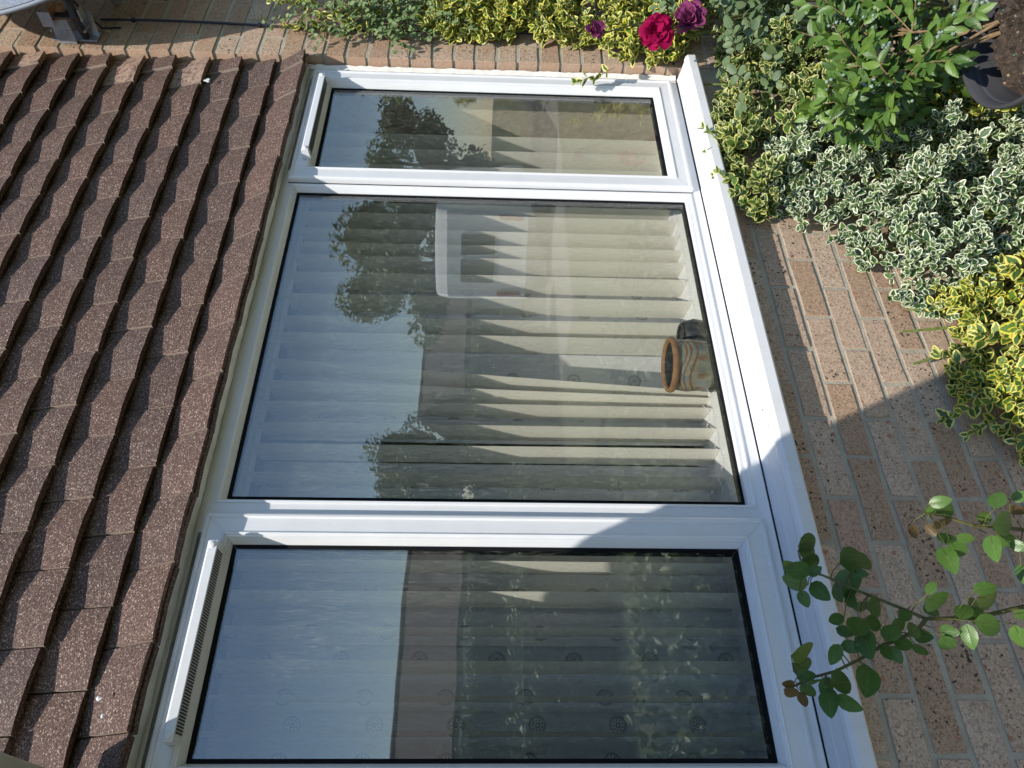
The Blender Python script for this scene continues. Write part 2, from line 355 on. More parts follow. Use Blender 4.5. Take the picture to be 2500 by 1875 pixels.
# ------------------------------------------------------------------ ground and interior (setting)
def mat_ground():
    a = N('lawn'); P = a.pos(); nz = a.noise(P, .7, 5, .65); f = a.noise(P, 30, 3)
    c = a.ramp(nz, [(.3, (.055, .068, .030)), (.55, (.085, .098, .045)), (.8, (.13, .13, .07))])
    a.base(a.mix(1.0, c, a.ramp(f, [(.3, (.55, .55, .55)), (.7, (1.3, 1.3, 1.2))]), 'MULTIPLY')); a.set(Roughness=.95); a.bump(f, 1, .03); return a.m
MB().add([(-300, -300, G0), (300, -300, G0), (300, 300, G0), (-300, 300, G0)], [(0, 1, 2, 3)]).ob('ground', mat_ground(), kind='structure')
MB().add([(-9, -1.3, G0 + .004), (.6, -1.3, G0 + .004), (.6, -.06, G0 + .004), (-9, -.06, G0 + .004)], [(0, 1, 2, 3)]).ob('path', simple('concrete_path', (.17, .155, .14), .9, .2, 6, .004), kind='structure')
MB().add([(8.5, -13.6, G0 + .004), (22, -13.6, G0 + .004), (22, -9.2, G0 + .004), (8.5, -9.2, G0 + .004)], [(0, 1, 2, 3)]).ob('driveway', simple('pale_driveway', (.20, .195, .17), .9, .2, 5), kind='structure')
MB().add([(-60, -19, G0 + .004), (60, -19, G0 + .004), (60, -14, G0 + .004), (-60, -14, G0 + .004)], [(0, 1, 2, 3)]).ob('road', simple('asphalt', (.055, .055, .058), .9, .2, 30), kind='structure')
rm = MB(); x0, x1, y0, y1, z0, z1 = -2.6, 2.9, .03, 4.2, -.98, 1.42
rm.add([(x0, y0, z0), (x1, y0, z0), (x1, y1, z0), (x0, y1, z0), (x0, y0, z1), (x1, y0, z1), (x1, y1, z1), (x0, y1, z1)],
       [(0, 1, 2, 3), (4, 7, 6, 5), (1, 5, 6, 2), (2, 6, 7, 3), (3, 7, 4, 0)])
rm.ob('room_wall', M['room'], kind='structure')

# ------------------------------------------------------------------ brick wall
YW = -.06; CH = .0741; BL = .211; JT = .0125
wall = thing('brick_wall', 'buff speckled brick house wall around the white window', 'wall')
mb = MB()
YM = YW + .0030
mb.box(-4, 1.646, YM, .10, G0 - .2, -.0885)                 # under the window
mb.box(1.6525, 5, YM, .9, G0 - .2, 5.2)                     # pier on the right
mb.box(-4, -.64, YM + .002, .10, -.0885, 1.262)              # left of the window
mb.box(-4, 1.646, -.0015, .10, 1.272, 5.2)                    # behind the tiles
mb.ob('mortar', M['mortar'], wall)
_bm = {}
def brick_mesh(wd, var):
    key = (round(wd, 4), var)
    if key in _bm: return _bm[key]
    r = random.Random(hash(key) & 0xffff); h = CH - JT; hw, hh = wd / 2, h / 2
    per = [(-hw, -hh), (-hw * .33, -hh), (hw * .36, -hh), (hw, -hh), (hw, hh), (hw * .3, hh), (-hw * .35, hh), (-hw, hh)]
    per = [(x + r.uniform(-.0016, .0016), z + r.uniform(-.0014, .0014)) for x, z in per]
    n = len(per); v = []; c = .0010
    for x, z in per: v.append((x - math.copysign(c if abs(x) > hw * .8 else 0, x), 0, z - math.copysign(c + r.uniform(-.001, .001), z)))
    for x, z in per: v.append((x, c + r.uniform(-.0008, .0012), z))
    for x, z in per: v.append((x, .06, z))
    f = [tuple(range(n))]
    for k in range(2):
        for i in range(n): j = (i + 1) % n; f.append((k * n + j, k * n + i, (k + 1) * n + i, (k + 1) * n + j))
    _bm[key] = me('brick', v, f, M['brick']); return _bm[key]
nb = 0
def put_brick(xa, xb, ztop, jit=True):
    global nb
    o = ob('brick', brick_mesh(round((xb - xa) - JT, 3), RG.randrange(5)), wall, ((xa + xb) / 2, YW + (RG.uniform(-.0018, .0018)), ztop - CH / 2))
    o.rotation_euler = (RG.uniform(-.012, .012), RG.uniform(-.004, .004), RG.uniform(-.006, .006)); nb += 1
far = MB()
def far_brick(xa, xb, ztop):
    h = JT / 2; far.box(xa + h, xb - h, YW + RG.uniform(-.0015, .0015), YW + .05, ztop - CH + h, ztop - h)
for j in range(12):
    zt = -.0834 - CH * j; off = .521 if j % 2 == 0 else .4155
    ks = range(-22, 6)
    for k in ks:
        xa, xb = off + BL * (k - 1), off + BL * k
        if xa >= 1.64: continue
        xb = min(xb, 1.64)
        if xb - xa < .04: continue
        if xb < -.75: far_brick(xa, xb, zt)
        else: put_brick(xa, xb, zt)
zt = -.0834 - CH * 11
j = 0
while zt < 3.6:
    edges = [1.641] + ([1.748] if j % 2 else []); 
    while edges[-1] < 2.6: edges.append(edges[-1] + BL)
    for a_, b_ in zip(edges, edges[1:]):
        if zt < 2.50 and a_ < 2.05 and nb < 298: put_brick(a_, b_, zt)
        else: far_brick(a_, b_, zt)
    zt += CH; j += 1
for j in range(18):                                            # left of the window, beyond the frame
    zt = -.0834 + CH * (j + 1)
    for k in range(-22, 0):
        xa, xb = (.521 if j % 2 else .4155) + BL * (k - 1) , (.521 if j % 2 else .4155) + BL * k
        if xb < -.66: far_brick(xa, xb, zt)
far.ob('far_bricks', M['brick'], wall, kind='stuff')

# ------------------------------------------------------------------ hung tiles above the window
cladding = thing('tile_cladding', 'brown granular hung tiles in staggered courses above the window', 'tiles', (.5, -.04, 1.25))
TW, GA, TH, CAMB = .159, .110, .0195, .0068
def tile_mesh(y_tail, y_up, wd, length, var, crop=0):
    """face goes from y_tail at the tail (z=0) to y_up at z = gauge; convex across"""
    r = random.Random(int(1e4 * (abs(y_tail) + wd)) + 31 * var); xs = np.linspace(-wd / 2, wd / 2, 7); zs = [0, length]
    sl = (y_up - y_tail) / GA; v = []; nx = len(xs)
    for side in (0, 1):
        for z in zs:
            for i, x in enumerate(xs):
                cam_ = CAMB * (1 - (2 * x / TW) ** 2)
                jx = r.uniform(-.0009, .0009) if z == 0 else 0
                v.append((x, y_tail + sl * z - cam_ + TH * side + (r.uniform(-.0004, .0004)), z + jx))
    f = []
    for i in range(nx - 1):
        f.append((i, i + 1, nx + i + 1, nx + i)); a = 2 * nx
        f.append((a + i, a + nx + i, a + nx + i + 1, a + i + 1)); f.append((i, a + i, a + i + 1, i + 1))
    f.append((0, nx, 3 * nx, 2 * nx)); f.append((nx - 1, 3 * nx - 1, 4 * nx - 1, 2 * nx - 1)[::1])
    return me('tile', v, f, M['tile'])
_tm = {}
def tile(xc, z, wd, yt, yu, ln, worn=0.0):
    key = (round(wd, 3), yt, ln, RG.randrange(4))
    if key not in _tm: _tm[key] = tile_mesh(yt, yu, wd, ln, key[3])
    o = ob('tile', _tm[key], cladding, (xc - .5, .04 + RG.uniform(-.0018, .0012), z - 1.25 + RG.uniform(-.0022, .0022)))
    o.rotation_euler = (RG.uniform(-.01, .006), RG.uniform(-.011, .011), RG.uniform(-.008, .008)); o.color = (1 - worn, 1, 1, 1)
    return o
def tile_row(z, x_joint, yt, yu, ln, xmin=-1.0):
    k = math.floor((xmin - x_joint) / TW)
    x = x_joint + k * TW
    while x < 1.634:
        xe = min(x + TW, 1.637)
        if xe - x > .03:
            worn = 0.0
            if xe > 1.62 and RG.random() < .35: worn = .9
            elif RG.random() < .03: worn = .2
            tile((x + xe) / 2, z, xe - x - .0042, yt, yu, ln, worn)
        x += TW
ZE = 1.2285
tile_row(ZE - .004, .853 + TW / 2 + .0, -.0720, -.010, .055)               # under-eaves course
tile_row(ZE, .853 + TW / 2 * 1, -.0865, -.0270, .120)
for c in range(1, 12):
    tile_row(ZE + GA * c, .853 + (TW / 2 if c % 2 == 0 else 0), -.0500, -.0225, .145)
mb = MB()                                                       # white bird lime on a tile near the pier
def blob(cx, cy, cz, r, n, seed):
    q = random.Random(seed); pts = [(cx + math.cos(2 * math.pi * k / n) * r * q.uniform(.35, 1.15) * 1.3, cy + q.uniform(-.0006, 0), cz + math.sin(2 * math.pi * k / n) * r * q.uniform(.35, 1.1)) for k in range(n)]
    mb.add([(cx, cy - .0012, cz)] + pts, [(0, i + 1, (i + 1) % n + 1) for i in range(n)])
for bl in ((1.49, -.0585, 1.535, .012, 17, 3), (-.44, -.0780, 1.300, .006, 9, 8), (-.47, -.081, 1.283, .004, 7, 9)):
    mb = MB(); blob(*bl); mb.ob('bird_lime', M['white'], cladding, loc=(-.5, .04, -1.25))

# ------------------------------------------------------------------ white window
win = thing('window', 'long white three-light window with trickle vents and deep sill', 'window', (.5, -.02, -.05))
WL = (-.5, .02, .05)                                            # children given in world coordinates
def ring(name, x0, x1, z0, z1, prof, mat, parent, loc=WL, gap=.00035, smooth=False):
    """four mitred members with the profile prof = [(inset, y), ...]"""
    out = []
    def P(i, y, s):
        # s: side 0 bottom,1 right,2 top,3 left -> start and end point of the member
        a = x0 + i, x1 - i, z0 + i, z1 - i
        g = gap
        return [((a[0] + g, y, a[2]), (a[1] - g, y, a[2])), ((a[1], y, a[2] + g), (a[1], y, a[3] - g)), ((a[1] - g, y, a[3]), (a[0] + g, y, a[3])), ((a[0], y, a[3] - g), (a[0], y, a[2] + g))][s]
    for s, nm in enumerate(('rail', 'stile', 'rail', 'stile')):
        b = MB()
        for (i0, ya), (i1, yb) in zip(prof, prof[1:]):
            p, q = P(i0, ya, s); r_, t = P(i1, yb, s); b.add([p, q, t, r_], [(0, 1, 2, 3)])
        out.append(b.ob(nm, mat[s] if isinstance(mat, (list, tuple)) else mat, parent, loc=loc))
    return out
FX0, FX1, FZ0, FZ1 = -.632, 1.629, -.048, 1.268
fr = ob('frame', None, win)
U, D = M['upvc'], M['upvc_d']
fprof = [(0, .05), (0, -.016), (.003, -.0195), (.050, -.0195), (.050, .03)]
ring('outer', FX0, FX1, FZ0, FZ1, fprof, (U, U, D, U), fr)
GX0, GX1, GZ0, GZ1 = 0.0, 1.022, 0.0, 1.180                   # fixed light glass
mbm = MB(); mbm.box(-.086, -.0155, -.0195, .03, FZ0 + .0503, FZ1 - .0503); mbm.box(1.0375, 1.104, -.0195, .03, FZ0 + .0503, FZ1 - .0503)
mbm.ob('mullion', U, fr, loc=WL)
mbm = MB(); mbm.box(-.0152, 1.0372, -.0192, .03, FZ0 + .0503, -.0155); mbm.box(-.0152, 1.0372, -.0192, .03, 1.1955, FZ1 - .0503); mbm.ob('filler', U, fr, loc=WL)
# glazing bead of the fixed light: small raised lip then the sloping bead
bprof = [(-.0012, -.0192), (0, -.0235), (.0045, -.0245), (.0075, -.0205), (.0155, -.0035), (.0155, .01)]
ring('bead', GX0 - .0155, GX1 + .0155, GZ0 - .0155, GZ1 + .0155, bprof, (U, U, D, U), fr)
def pane(x0, x1, z0, z1, y, parent):
    MB().box(x0 - .008, x1 + .008, y, y + .004, z0 - .008, z1 + .008).ob('glass_pane', M['glass'], parent, loc=WL)
    ring('spacer', x0 - .006, x1 + .006, z0 - .006, z1 + .006, [(0, y - .0008), (.0150, y - .0008)], M['gasket'], parent)
    ring('spacer', x0 - .006, x1 + .006, z0 - .006, z1 + .006, [(0, y + .0052), (.0155, y + .0052), (.0155, y + .022)], M['gasket'], parent)
pane(GX0, GX1, GZ0, GZ1, 0.0, fr)
sprof = [(.004, -.0205), (0, -.0215), (0, -.034), (.0015, -.0385), (.0055, -.0415), (.0100, -.0420), (.0122, -.0398), (.0130, -.0375), (.0445, -.0380), (.0452, -.0405), (.0480, -.0422), (.0512, -.0405), (.0520, -.0375), (.0555, -.0370), (.0640, -.0150), (.0640, 0.0)]
def sash(x0, x1, z0, z1):
    s = ob('sash', None, win)
    ring('sash', x0, x1, z0, z1, sprof, (U, U, D, U), s)
    ring('seal', x0 + .002, x1 - .002, z0 + .002, z1 - .002, [(-.004, -.0199), (.006, -.0208)], M['gasket'], s)  # black gasket ring that also paints in the shadow gap round the sash
    pane(x0 + .064, x1 - .064, z0 + .064, z1 - .064, -.012, s)
    return s
sL = sash(-.6025, -.0475, -.0205, 1.2045)
sR = sash(1.0440, 1.6005, -.0205, 1.2045)
def vent(xa, xb, s):
    z0, z1, yf, yb = 1.1500, 1.1725, -.0755, -.0392
    v = MB(); v.prism([(yb, z1), (yf + .004, z1), (yf, z1 - .004), (yf, z0 + .001), (yb, z0 - .003)][::-1], xa, xb)
    o = bevel(v.ob('trickle_vent', U, s, loc=WL), .0012)
    g = MB()                                                   # dark strips painting in the shade of the slots underneath
    n = int((xb - xa - .03) / .0056)
    for k in range(n):
        xx = xa + .015 + k * .0056
        g.add([(xx, yf + .002, z0 - .0002), (xx + .0033, yf + .002, z0 - .0002), (xx + .0033, yb - .006, z0 - .0032), (xx, yb - .006, z0 - .0032)], [(0, 1, 2, 3)])
    g.ob('slot_shade', M['dark'], s, loc=WL, kind='stuff')
    for xx in (xa + .010, xb - .010):
        c = MB(); c.v = []; 
        for rr, dy in ((.0078, 0), (.0070, -.0018), (.004, -.0030)):
            c.v += [(xx + rr * math.cos(2 * math.pi * k / 14), yf + dy, (z0 + z1) / 2 + rr * math.sin(2 * math.pi * k / 14)) for k in range(14)]
        for i in range(2):
            for k in range(14): c.f.append((i * 14 + k, i * 14 + (k + 1) % 14, (i + 1) * 14 + (k + 1) % 14, (i + 1) * 14 + k))
        c.f.append(tuple(range(28, 42))); c.ob('screw_cap', U, s, True, WL)
vent(-.512, -.128, sL); vent(1.130, 1.526, sR)
# sill
sp = [(.02, -.0488), (-.024, -.0492), (-.052, -.0535), (-.0560, -.0550), (-.092, -.0585), (-.1010, -.0570), (-.1120, -.0590), (-.1195, -.0650), (-.1205, -.0900), (-.1165, -.0955), (-.112, -.0955), (-.110, -.080), (.02, -.080)]
bevel(MB().prism(sp, -.66, 1.6285).ob('sill', U, win, loc=WL), .001)
MB().box(-.63, 1.6275, -.0205, .0, -.0503, -.0478).ob('sill_joint', M['gasket'], win, loc=WL)
for (sx_, sy_, sz_, sr_) in ((.215, -.075, -.0560, .0030), (.165, -.085, -.0568, .0018), (.52, -.088, -.0578, .0022), (.60, -.06, -.0548, .0016), (.335, -.04, -.0515, .0015), (1.32, -.085, -.0570, .0020), (1.30, -.07, -.0555, .0014)):
    n_ = 8; q = random.Random(int(sx_ * 1e4)); v_ = [(sx_, sy_, sz_ + sr_ * .7)] + [(sx_ + math.cos(2 * math.pi * k / n_) * sr_ * q.uniform(.5, 1.4), sy_ + math.sin(2 * math.pi * k / n_) * sr_ * q.uniform(.5, 1.4), sz_ - .0006) for k in range(n_)]
    MB().add(v_, [(0, i + 1, (i + 1) % n_ + 1) for i in range(n_)]).ob('dirt_crumb', M['dark'], win, loc=WL)
# sealant along the pier and below the tiles
def seal_strip(pts_a, pts_b, name, mat):
    v = []; f = []
    for a_, b_ in zip(pts_a, pts_b): v += [a_, b_]
    for i in range(len(pts_a) - 1): f.append((2 * i, 2 * i + 1, 2 * i + 3, 2 * i + 2))
    ob(name, me(name, v, f, mat, True), win, WL)
q = random.Random(4); n = 90
seal_strip([(1.627 + q.uniform(-.0008, .0008), -.0212, -.045 + 1.30 * i / n) for i in range(n + 1)], [(1.6425, -.030 + q.uniform(-.0022, .0022), -.045 + 1.30 * i / n) for i in range(n + 1)], 'sealant', M['seal'])
n = 150
seal_strip([(-.63 + 2.26 * i / n, -.0212, 1.2265 + q.uniform(-.0012, .0012)) for i in range(n + 1)], [(-.63 + 2.26 * i / n, -.0560 + q.uniform(-.005, .003), 1.2395) for i in range(n + 1)], 'sealant', M['seal_d'])
# window board inside
bevel(MB().box(-2.4, 2.7, .026, .42, -.062, -.037).ob('window_board', M['white'], win, loc=WL), .004)

# ------------------------------------------------------------------ vertical blind
blind = thing('vertical_blind', 'cream vertical blind with patterned strips hanging behind the glass', 'blind', (.5, .26, 1.25))
BLc = (-.5, -.26, -1.25)
XN = [1.95, 1.826, 1.693, 1.583, 1.499, 1.41, 1.32, 1.237, 1.161, 1.085, 1.020, .963, .889, .799, .708, .646, .549, .472, .402, .333, .267, .181, .098, .020, -.058, -.134, -.219, -.295, -.37, -.443, -.520, -.600, -.680, -.76]
ZB0, ZB1 = -.0362, 1.222
def strip(name, xa, ya, xb, yb, mat, r, shear=0.0, bow=.004, wav=0.0, zt=ZB1, zb=ZB0):
    nu, nv = 5, 14; v = []; luv = []; wd = math.hypot(xb - xa, yb - ya); q = random.Random(int(r * 1e6)); nx, ny = -(yb - ya) / wd, (xb - xa) / wd; ph = q.uniform(0, 6)
    for j in range(nv + 1):
        z = zb + (zt - zb) * j / nv
        for i in range(nu + 1):
            t = i / nu; b = bow * (1 - (2 * t - 1) ** 2) + wav * math.sin(z * 5 + ph) * (1 - t)
            v.append((xa + (xb - xa) * t + nx * b + shear * (ZB1 - z), ya + (yb - ya) * t + ny * b, z)); luv.append((t * wd, z, r))
    f = [(j * (nu + 1) + i, j * (nu + 1) + i + 1, (j + 1) * (nu + 1) + i + 1, (j + 1) * (nu + 1) + i) for j in range(nv) for i in range(nu)]
    return ob(name, me(name, v, f, mat, True, luv), blind, BLc)
for k, x in enumerate(XN):
    a = RG.uniform(-.006, .008); sh = 0.0
    if abs(x - .549) < .01: sh = -.075
    if abs(x - .472) < .01: sh = -.03
    dx = float(np.interp(x, [0, .4, .9], [.004, .016, .026])) + a
    strip('blind_vane', x, .20, x + dx, .308, M['fabric'], RG.random(), sh, .0025, .0008)
    if k + 1 < len(XN) and abs(x - .333) > .01:
        xl = XN[k + 1]; tilt = RG.uniform(-.02, .03)
        strip('patterned_strip', xl + dx - .006, .340 + tilt, x + dx + .010, .336 - tilt * .4, M['voile'], RG.random(), sh * .8, .005, .002)
MB().box(-.9, 2.1, .235, .275, 1.2265, 1.262).ob('headrail', M['white'], blind, loc=BLc)
for k in range(6, 31):
    xa, xb = XN[k] + .004, XN[k + 1] + .004; c = MB(); n = 12; p = []
    for i in range(n + 1):
        t = i / n; p.append((xa + (xb - xa) * t, .198 - .010 * math.sin(math.pi * t), -.022 - .009 * math.sin(math.pi * t) + (.012 if k % 3 == 0 else 0)))
    c.tube(p, .0006, 4)
    for i in range(0, n + 1): c.tube([(p[i][0], p[i][1], p[i][2] - .0016), (p[i][0], p[i][1], p[i][2]), (p[i][0], p[i][1], p[i][2] + .0016)], [.0007, .0019, .0007], 5)
    c.ob('bead_chain', M['chain'], blind, loc=BLc)

# glazed pot on the window board
pt = thing('flower_pot', 'glazed blue-brown pot with terracotta rim standing inside the window', 'pot', (.475, .100, -.037))
MB().lathe([(.0, 0), (.052, 0), (.058, .006), (.070, .045), (.0735, .085), (.069, .118), (.0665, .124)], 40).ob('body', M['glazed'], pt, True)
MB().lathe([(.0665, .122), (.0745, .124), (.0775, .131), (.0755, .139), (.070, .1415), (.0655, .139), (.0635, .132)], 40).ob('rim', M['terra'], pt, True)
MB().lathe([(.0636, .1325), (.0632, .118), (.062, .085), (.0, .05)], 32).ob('inside', M['dark'], pt, True)
MB().lathe([(0, .002), (.064, .002), (.073, .014), (.075, .017), (.072, .017), (.064, .006)], 32).ob('saucer', M['dark'], pt, True)
pt2 = thing('dark_pot', 'small dark rounded pot half hidden behind the glazed pot', 'pot', (.600, .130, -.037))
MB().lathe([(0, 0), (.035, 0), (.048, .018), (.052, .045), (.044, .072), (.036, .078), (.031, .070), (.0, .062)], 28).ob('body', M['dark'], pt2, True)
MB().lathe([(.036, .0775), (.040, .080), (.036, .083), (.031, .080)], 28).ob('rim', M['dark'], pt2, True)

# ------------------------------------------------------------------ door canopy on the left, dish and cable on the pier
cn = thing('door_canopy', 'flat grey-green door canopy at the left end of the tiles', 'canopy', (-1.3, -.1, 1.27))
bevel(MB().box(-.95, .739, -.985, -.002, .058, .074).ob('deck', M['canopy'], cn), .003)
bevel(MB().box(-.95, .737, -.995, -.9855, .059, .08).ob('fascia', M['canopy'], cn), .003)
for xx in (-.9, -.1): MB().box(xx, xx + .05, -.8, -.01, .015, .057).ob('bracket', M['canopy'], cn)

ds = thing('satellite_dish', 'grey perforated satellite dish with a rusty patch above the pier', 'satellite dish', (1.955, -.30, 2.18))
def dish_part(r0, r1, y_of, n=72, nr=10, thick=.0):
    v = []; f = []
    for i in range(nr + 1):
        r = r0 + (r1 - r0) * i / nr
        for k in range(n): t = 2 * math.pi * k / n; v.append((r * math.cos(t), y_of(r) + thick, r * 1.05 * math.sin(t)))
    for i in range(nr):
        for k in range(n): k2 = (k + 1) % n; f.append((i * n + k, (i + 1) * n + k, (i + 1) * n + k2, i * n + k2))
    return v, f
def mat_dish():
    a = N('perforated_dish'); tc = a.n('ShaderNodeTexCoord'); P = tc.outputs['Object']
    v = a.vor(P, 210); c = a.mix(a.math('LESS_THAN', v, .33), (.36, .40, .46), (.03, .035, .045))
    rs = a.ramp(a.noise(P, 9, 5, .7), [(.50, (0, 0, 0)), (.62, (1, 1, 1))])
    sx = a.n('ShaderNodeSeparateXYZ'); a.l(P, sx.inputs[0])
    loc = a.ramp(a.math('ADD', a.math('MULTIPLY', sx.outputs[2], -1.6), a.math('MULTIPLY', sx.outputs[0], -1.0)), [(.45, (0, 0, 0)), (.62, (1, 1, 1))])
    c = a.mix(a.math('MULTIPLY', rs, loc), c, a.ramp(a.noise(P, 30, 3), [(.35, (.30, .13, .03)), (.65, (.62, .50, .30))]))
    a.base(c); a.set(Roughness=.5); return a.m
M['perf'] = mat_dish()
yb = lambda r: .075 - .36 * r * r
v, f = dish_part(.02, .455, yb); v2, f2 = dish_part(.02, .455, yb, thick=.004)
nv = len(v); ob('reflector', me('reflector', v + v2, f + [tuple(nv + i for i in reversed(q_)) for q_ in f2], M['perf'], True), ds)
rimm = MB(); rimm.tube([(.455 * math.cos(2 * math.pi * k / 72), yb(.455) + .009, .455 * 1.05 * math.sin(2 * math.pi * k / 72)) for k in range(73)], .0075, 6, False); rimm.ob('rim', M['dish'], ds, True)
ds.rotation_euler = (rad(-10), 0, rad(-6))
arm = MB(); arm.tube([(-.02, .06, -.10), (-.03, .15, -.16), (-.06, .265, -.20)], .018, 10); arm.ob('mount_arm', M['metal'], ds, True)
br = thing('wall_bracket', 'rusty galvanised bracket fixing the satellite dish to the pier', 'bracket', (1.665, -.062, 2.02))
bevel(MB().box(.020, .075, -.004, .0, -.075, .075).ob('wall_plate', M['metal'], br), .001)
bevel(MB().box(.000, .003, -.085, -.002, -.015, .045).ob('flange', M['metal'], br), .001)
bevel(MB().box(.052, .055, -.090, -.002, -.075, -.020).ob('flange', M['metal'], br), .001)
bevel(MB().add([(.000, -.085, .045), (.003, -.085, -.015), (.030, -.130, -.010), (.028, -.130, .04), (.000, -.082, .045), (.003, -.082, -.015), (.030, -.127, -.010), (.028, -.127, .04)], [(0, 1, 2, 3), (7, 6, 5, 4), (0, 4, 5, 1), (1, 5, 6, 2), (2, 6, 7, 3), (3, 7, 4, 0)]).ob('gusset', M['rust'], br), .001)
MB().tube([(.035, -.01, -.035), (-.012, -.10, -.05), (.05, -.20, -.03)], [.012, .013, .012], 10).ob('tube', M['dark'], br, True)
bevel(MB().box(-.012, .022, -.128, -.088, -.072, -.066).ob('clamp', M['metal'], br), .001)
bevel(MB().box(-.014, .030, -.105, -.100, -.068, .020).ob('clamp', M['dark'], br), .001)
bevel(MB().box(-.018, -.014, -.12, -.07, .022, .062).ob('clamp', M['metal'], br), .001)
for zz in (-.06, .0, .05): MB().tube([(-.006, -.05, zz), (.030, -.05, zz)], .0045, 6).ob('bolt', M['metal'], br)
MB().tube([(.05, -.16, -.02), (.055, -.09, -.05), (.085, -.012, -.075), (.105, -.004, -.13)], .0036, 6).ob('lead', M['rubber'], br, True)
cb = thing('cable', 'thin black cable clipped down the pier bricks beside the tiles', 'cable', (1.76, -.066, 2.05))
pts = [(.050 + .01 * math.sin(z_ * 5), -.002, -z_) for z_ in np.linspace(.08, 1.6, 40)]
MB().tube(pts, .0042, 8).ob('wire', M['rubber'], cb, True)
for z_ in (.19, .63, 1.0): MB().box(.043 + .01 * math.sin(z_ * 5), .056 + .01 * math.sin(z_ * 5), -.009, .004, -z_ - .006, -z_ + .006).ob('clip', M['rubber'], cb)

# ------------------------------------------------------------------ leaves
def leaf_template(ratio, tip=1.0, fold=.22, curl=.16, base=.75):
    """unit-length leaf; returns verts (x along, y across, z normal), faces, (t, s)"""
    ts = [.0, .14, .34, .58, .80, .93, 1.0]; v = []; ts_ = []; 
    for i, t in enumerate(ts):
        if i in (0, len(ts) - 1): v.append((t, 0, -curl * t * t)); ts_.append((t, 0.0)); continue
        w_ = (math.sin(math.pi * t ** base)) ** (.72 * tip) * ratio / 2; zc = -curl * t * t
        for s in (-1, 0, 1): v.append((t, s * w_, zc + (fold * w_ * 1.4 if s else 0))); ts_.append((t, float(s)))
    f = []; n = len(ts)
    f += [(0, 2, 1), (0, 3, 2)]
    for i in range(n - 3):
        a = 1 + 3 * i; b = a + 3; f += [(a, a + 1, b + 1, b), (a + 1, a + 2, b + 2, b + 1)]
    a = 1 + 3 * (n - 3); e = len(v) - 1; f += [(a, a + 1, e), (a + 1, a + 2, e)]
    return np.array(v), f, np.array(ts_)
def norm(v): v = np.asarray(v, float); return v / max(1e-9, np.linalg.norm(v))
TOSUN = np.array([-SUNV.x, -SUNV.y, -SUNV.z]); CAMP = np.array(CAM)
class Leaves:
    """a plant's leaves: (pos, dir, normal, length, individual)"""
    def __init__(s, tmpl, mat, seed):
        s.T = tmpl; s.mat = mat; s.L = []; s.rng = np.random.default_rng(seed)
    def add(s, p, d, n, ln, r=None): s.L.append((np.asarray(p, float), norm(d), np.asarray(n, float), ln, s.rng.random() if r is None else r))
    def frames(s):
        out = []
        for p, d, n, ln, r in s.L:
            b = np.cross(n, d); nb = np.linalg.norm(b)
            b = np.cross((.3, .5, .8), d) if nb < 1e-3 else b; b = norm(b); out.append((p, d, b, np.cross(d, b), ln, r))
        return out
    def build(s, parent, base, limit=298, name='leaf'):
        F = s.frames(); base = np.asarray(base, float)
        def score(fr):                                            # how large it shows to someone at the photographer's place
            p, d, b, n, ln, r = fr; c = p + d * ln * .5; v = CAMP - c; dist = np.linalg.norm(v)
            q = (c - CAMP) @ np.array(R_)
            inside = abs(q[0] / q[1]) < .515 and abs(q[2] / q[1]) < .685
            return -(ln * ln * (.35 + abs(np.dot(n, v)) / dist) / dist ** 2 * (1 if inside else .02) * (1.0 + 1.2 * fr_front(p)))
        def fr_front(p): return float(np.clip(-(p[1] + .09) / .2, 0, 1))
        order = sorted(range(len(F)), key=lambda i: score(F[i]))
        tv, tf, tl = s.T; NV = 8; var = []
        for k in range(NV):
            r = (k + .5) / NV; vv = tv.copy(); vv[:, 2] += .05 * math.sin(k * 2.1) * tv[:, 0] ** 2 + .04 * math.cos(k * 1.7) * tv[:, 1] * 2; vv[:, 1] *= 1 + .12 * math.sin(k * 3.3)
            var.append(me(name, vv, tf, s.mat, True, np.column_stack([tl, np.full(len(tl), r)])))
        for i in order[:limit]:
            p, d, b, n, ln, r = F[i]; o = bpy.data.objects.new(name, var[min(NV - 1, int(r * NV))])
            p = p - base
            o.matrix_basis = Matrix(((d[0] * ln, b[0] * ln, n[0] * ln, p[0]), (d[1] * ln, b[1] * ln, n[1] * ln, p[1]), (d[2] * ln, b[2] * ln, n[2] * ln, p[2]), (0, 0, 0, 1)))
            link(o, parent)
        rest = order[limit:]
        if rest:
            V = []; LU = []; FF = []; nv = len(tv)
            for k, i in enumerate(rest):
                p, d, b, n, ln, r = F[i]
                V.append((p - base) + ln * (tv[:, :1] * d + tv[:, 1:2] * b + tv[:, 2:] * n)); LU.append(np.column_stack([tl, np.full(nv, r)]))
                FF += [tuple(k * nv + a for a in q) for q in tf]
            ob('foliage', me('foliage', np.vstack(V), FF, s.mat, True, np.vstack(LU)), parent, kind='stuff')
def inpoly(x, z, P):
    c = False; j = len(P) - 1
    for i in range(len(P)):
        if (P[i][1] > z) != (P[j][1] > z) and x < (P[j][0] - P[i][0]) * (z - P[i][1]) / (P[j][1] - P[i][1]) + P[i][0]: c = not c
        j = i
    return c
def edist(x, z, P):
    best = 9; nrm_ = (0, 0)
    for i in range(len(P)):
        a = np.array(P[i]); b = np.array(P[(i + 1) % len(P)]); ab = b - a; t = np.clip(np.dot((x, z) - a, ab) / np.dot(ab, ab), 0, 1); q_ = a + t * ab; d = np.hypot(x - q_[0], z - q_[1])
        if d < best: best = d; nrm_ = ((q_[0] - x) / (d + 1e-6), (q_[1] - z) / (d + 1e-6))
    return best, nrm_
def bulge(z): return .04 + .19 * float(np.clip((.15 - z) / .95, 0, 1.2))
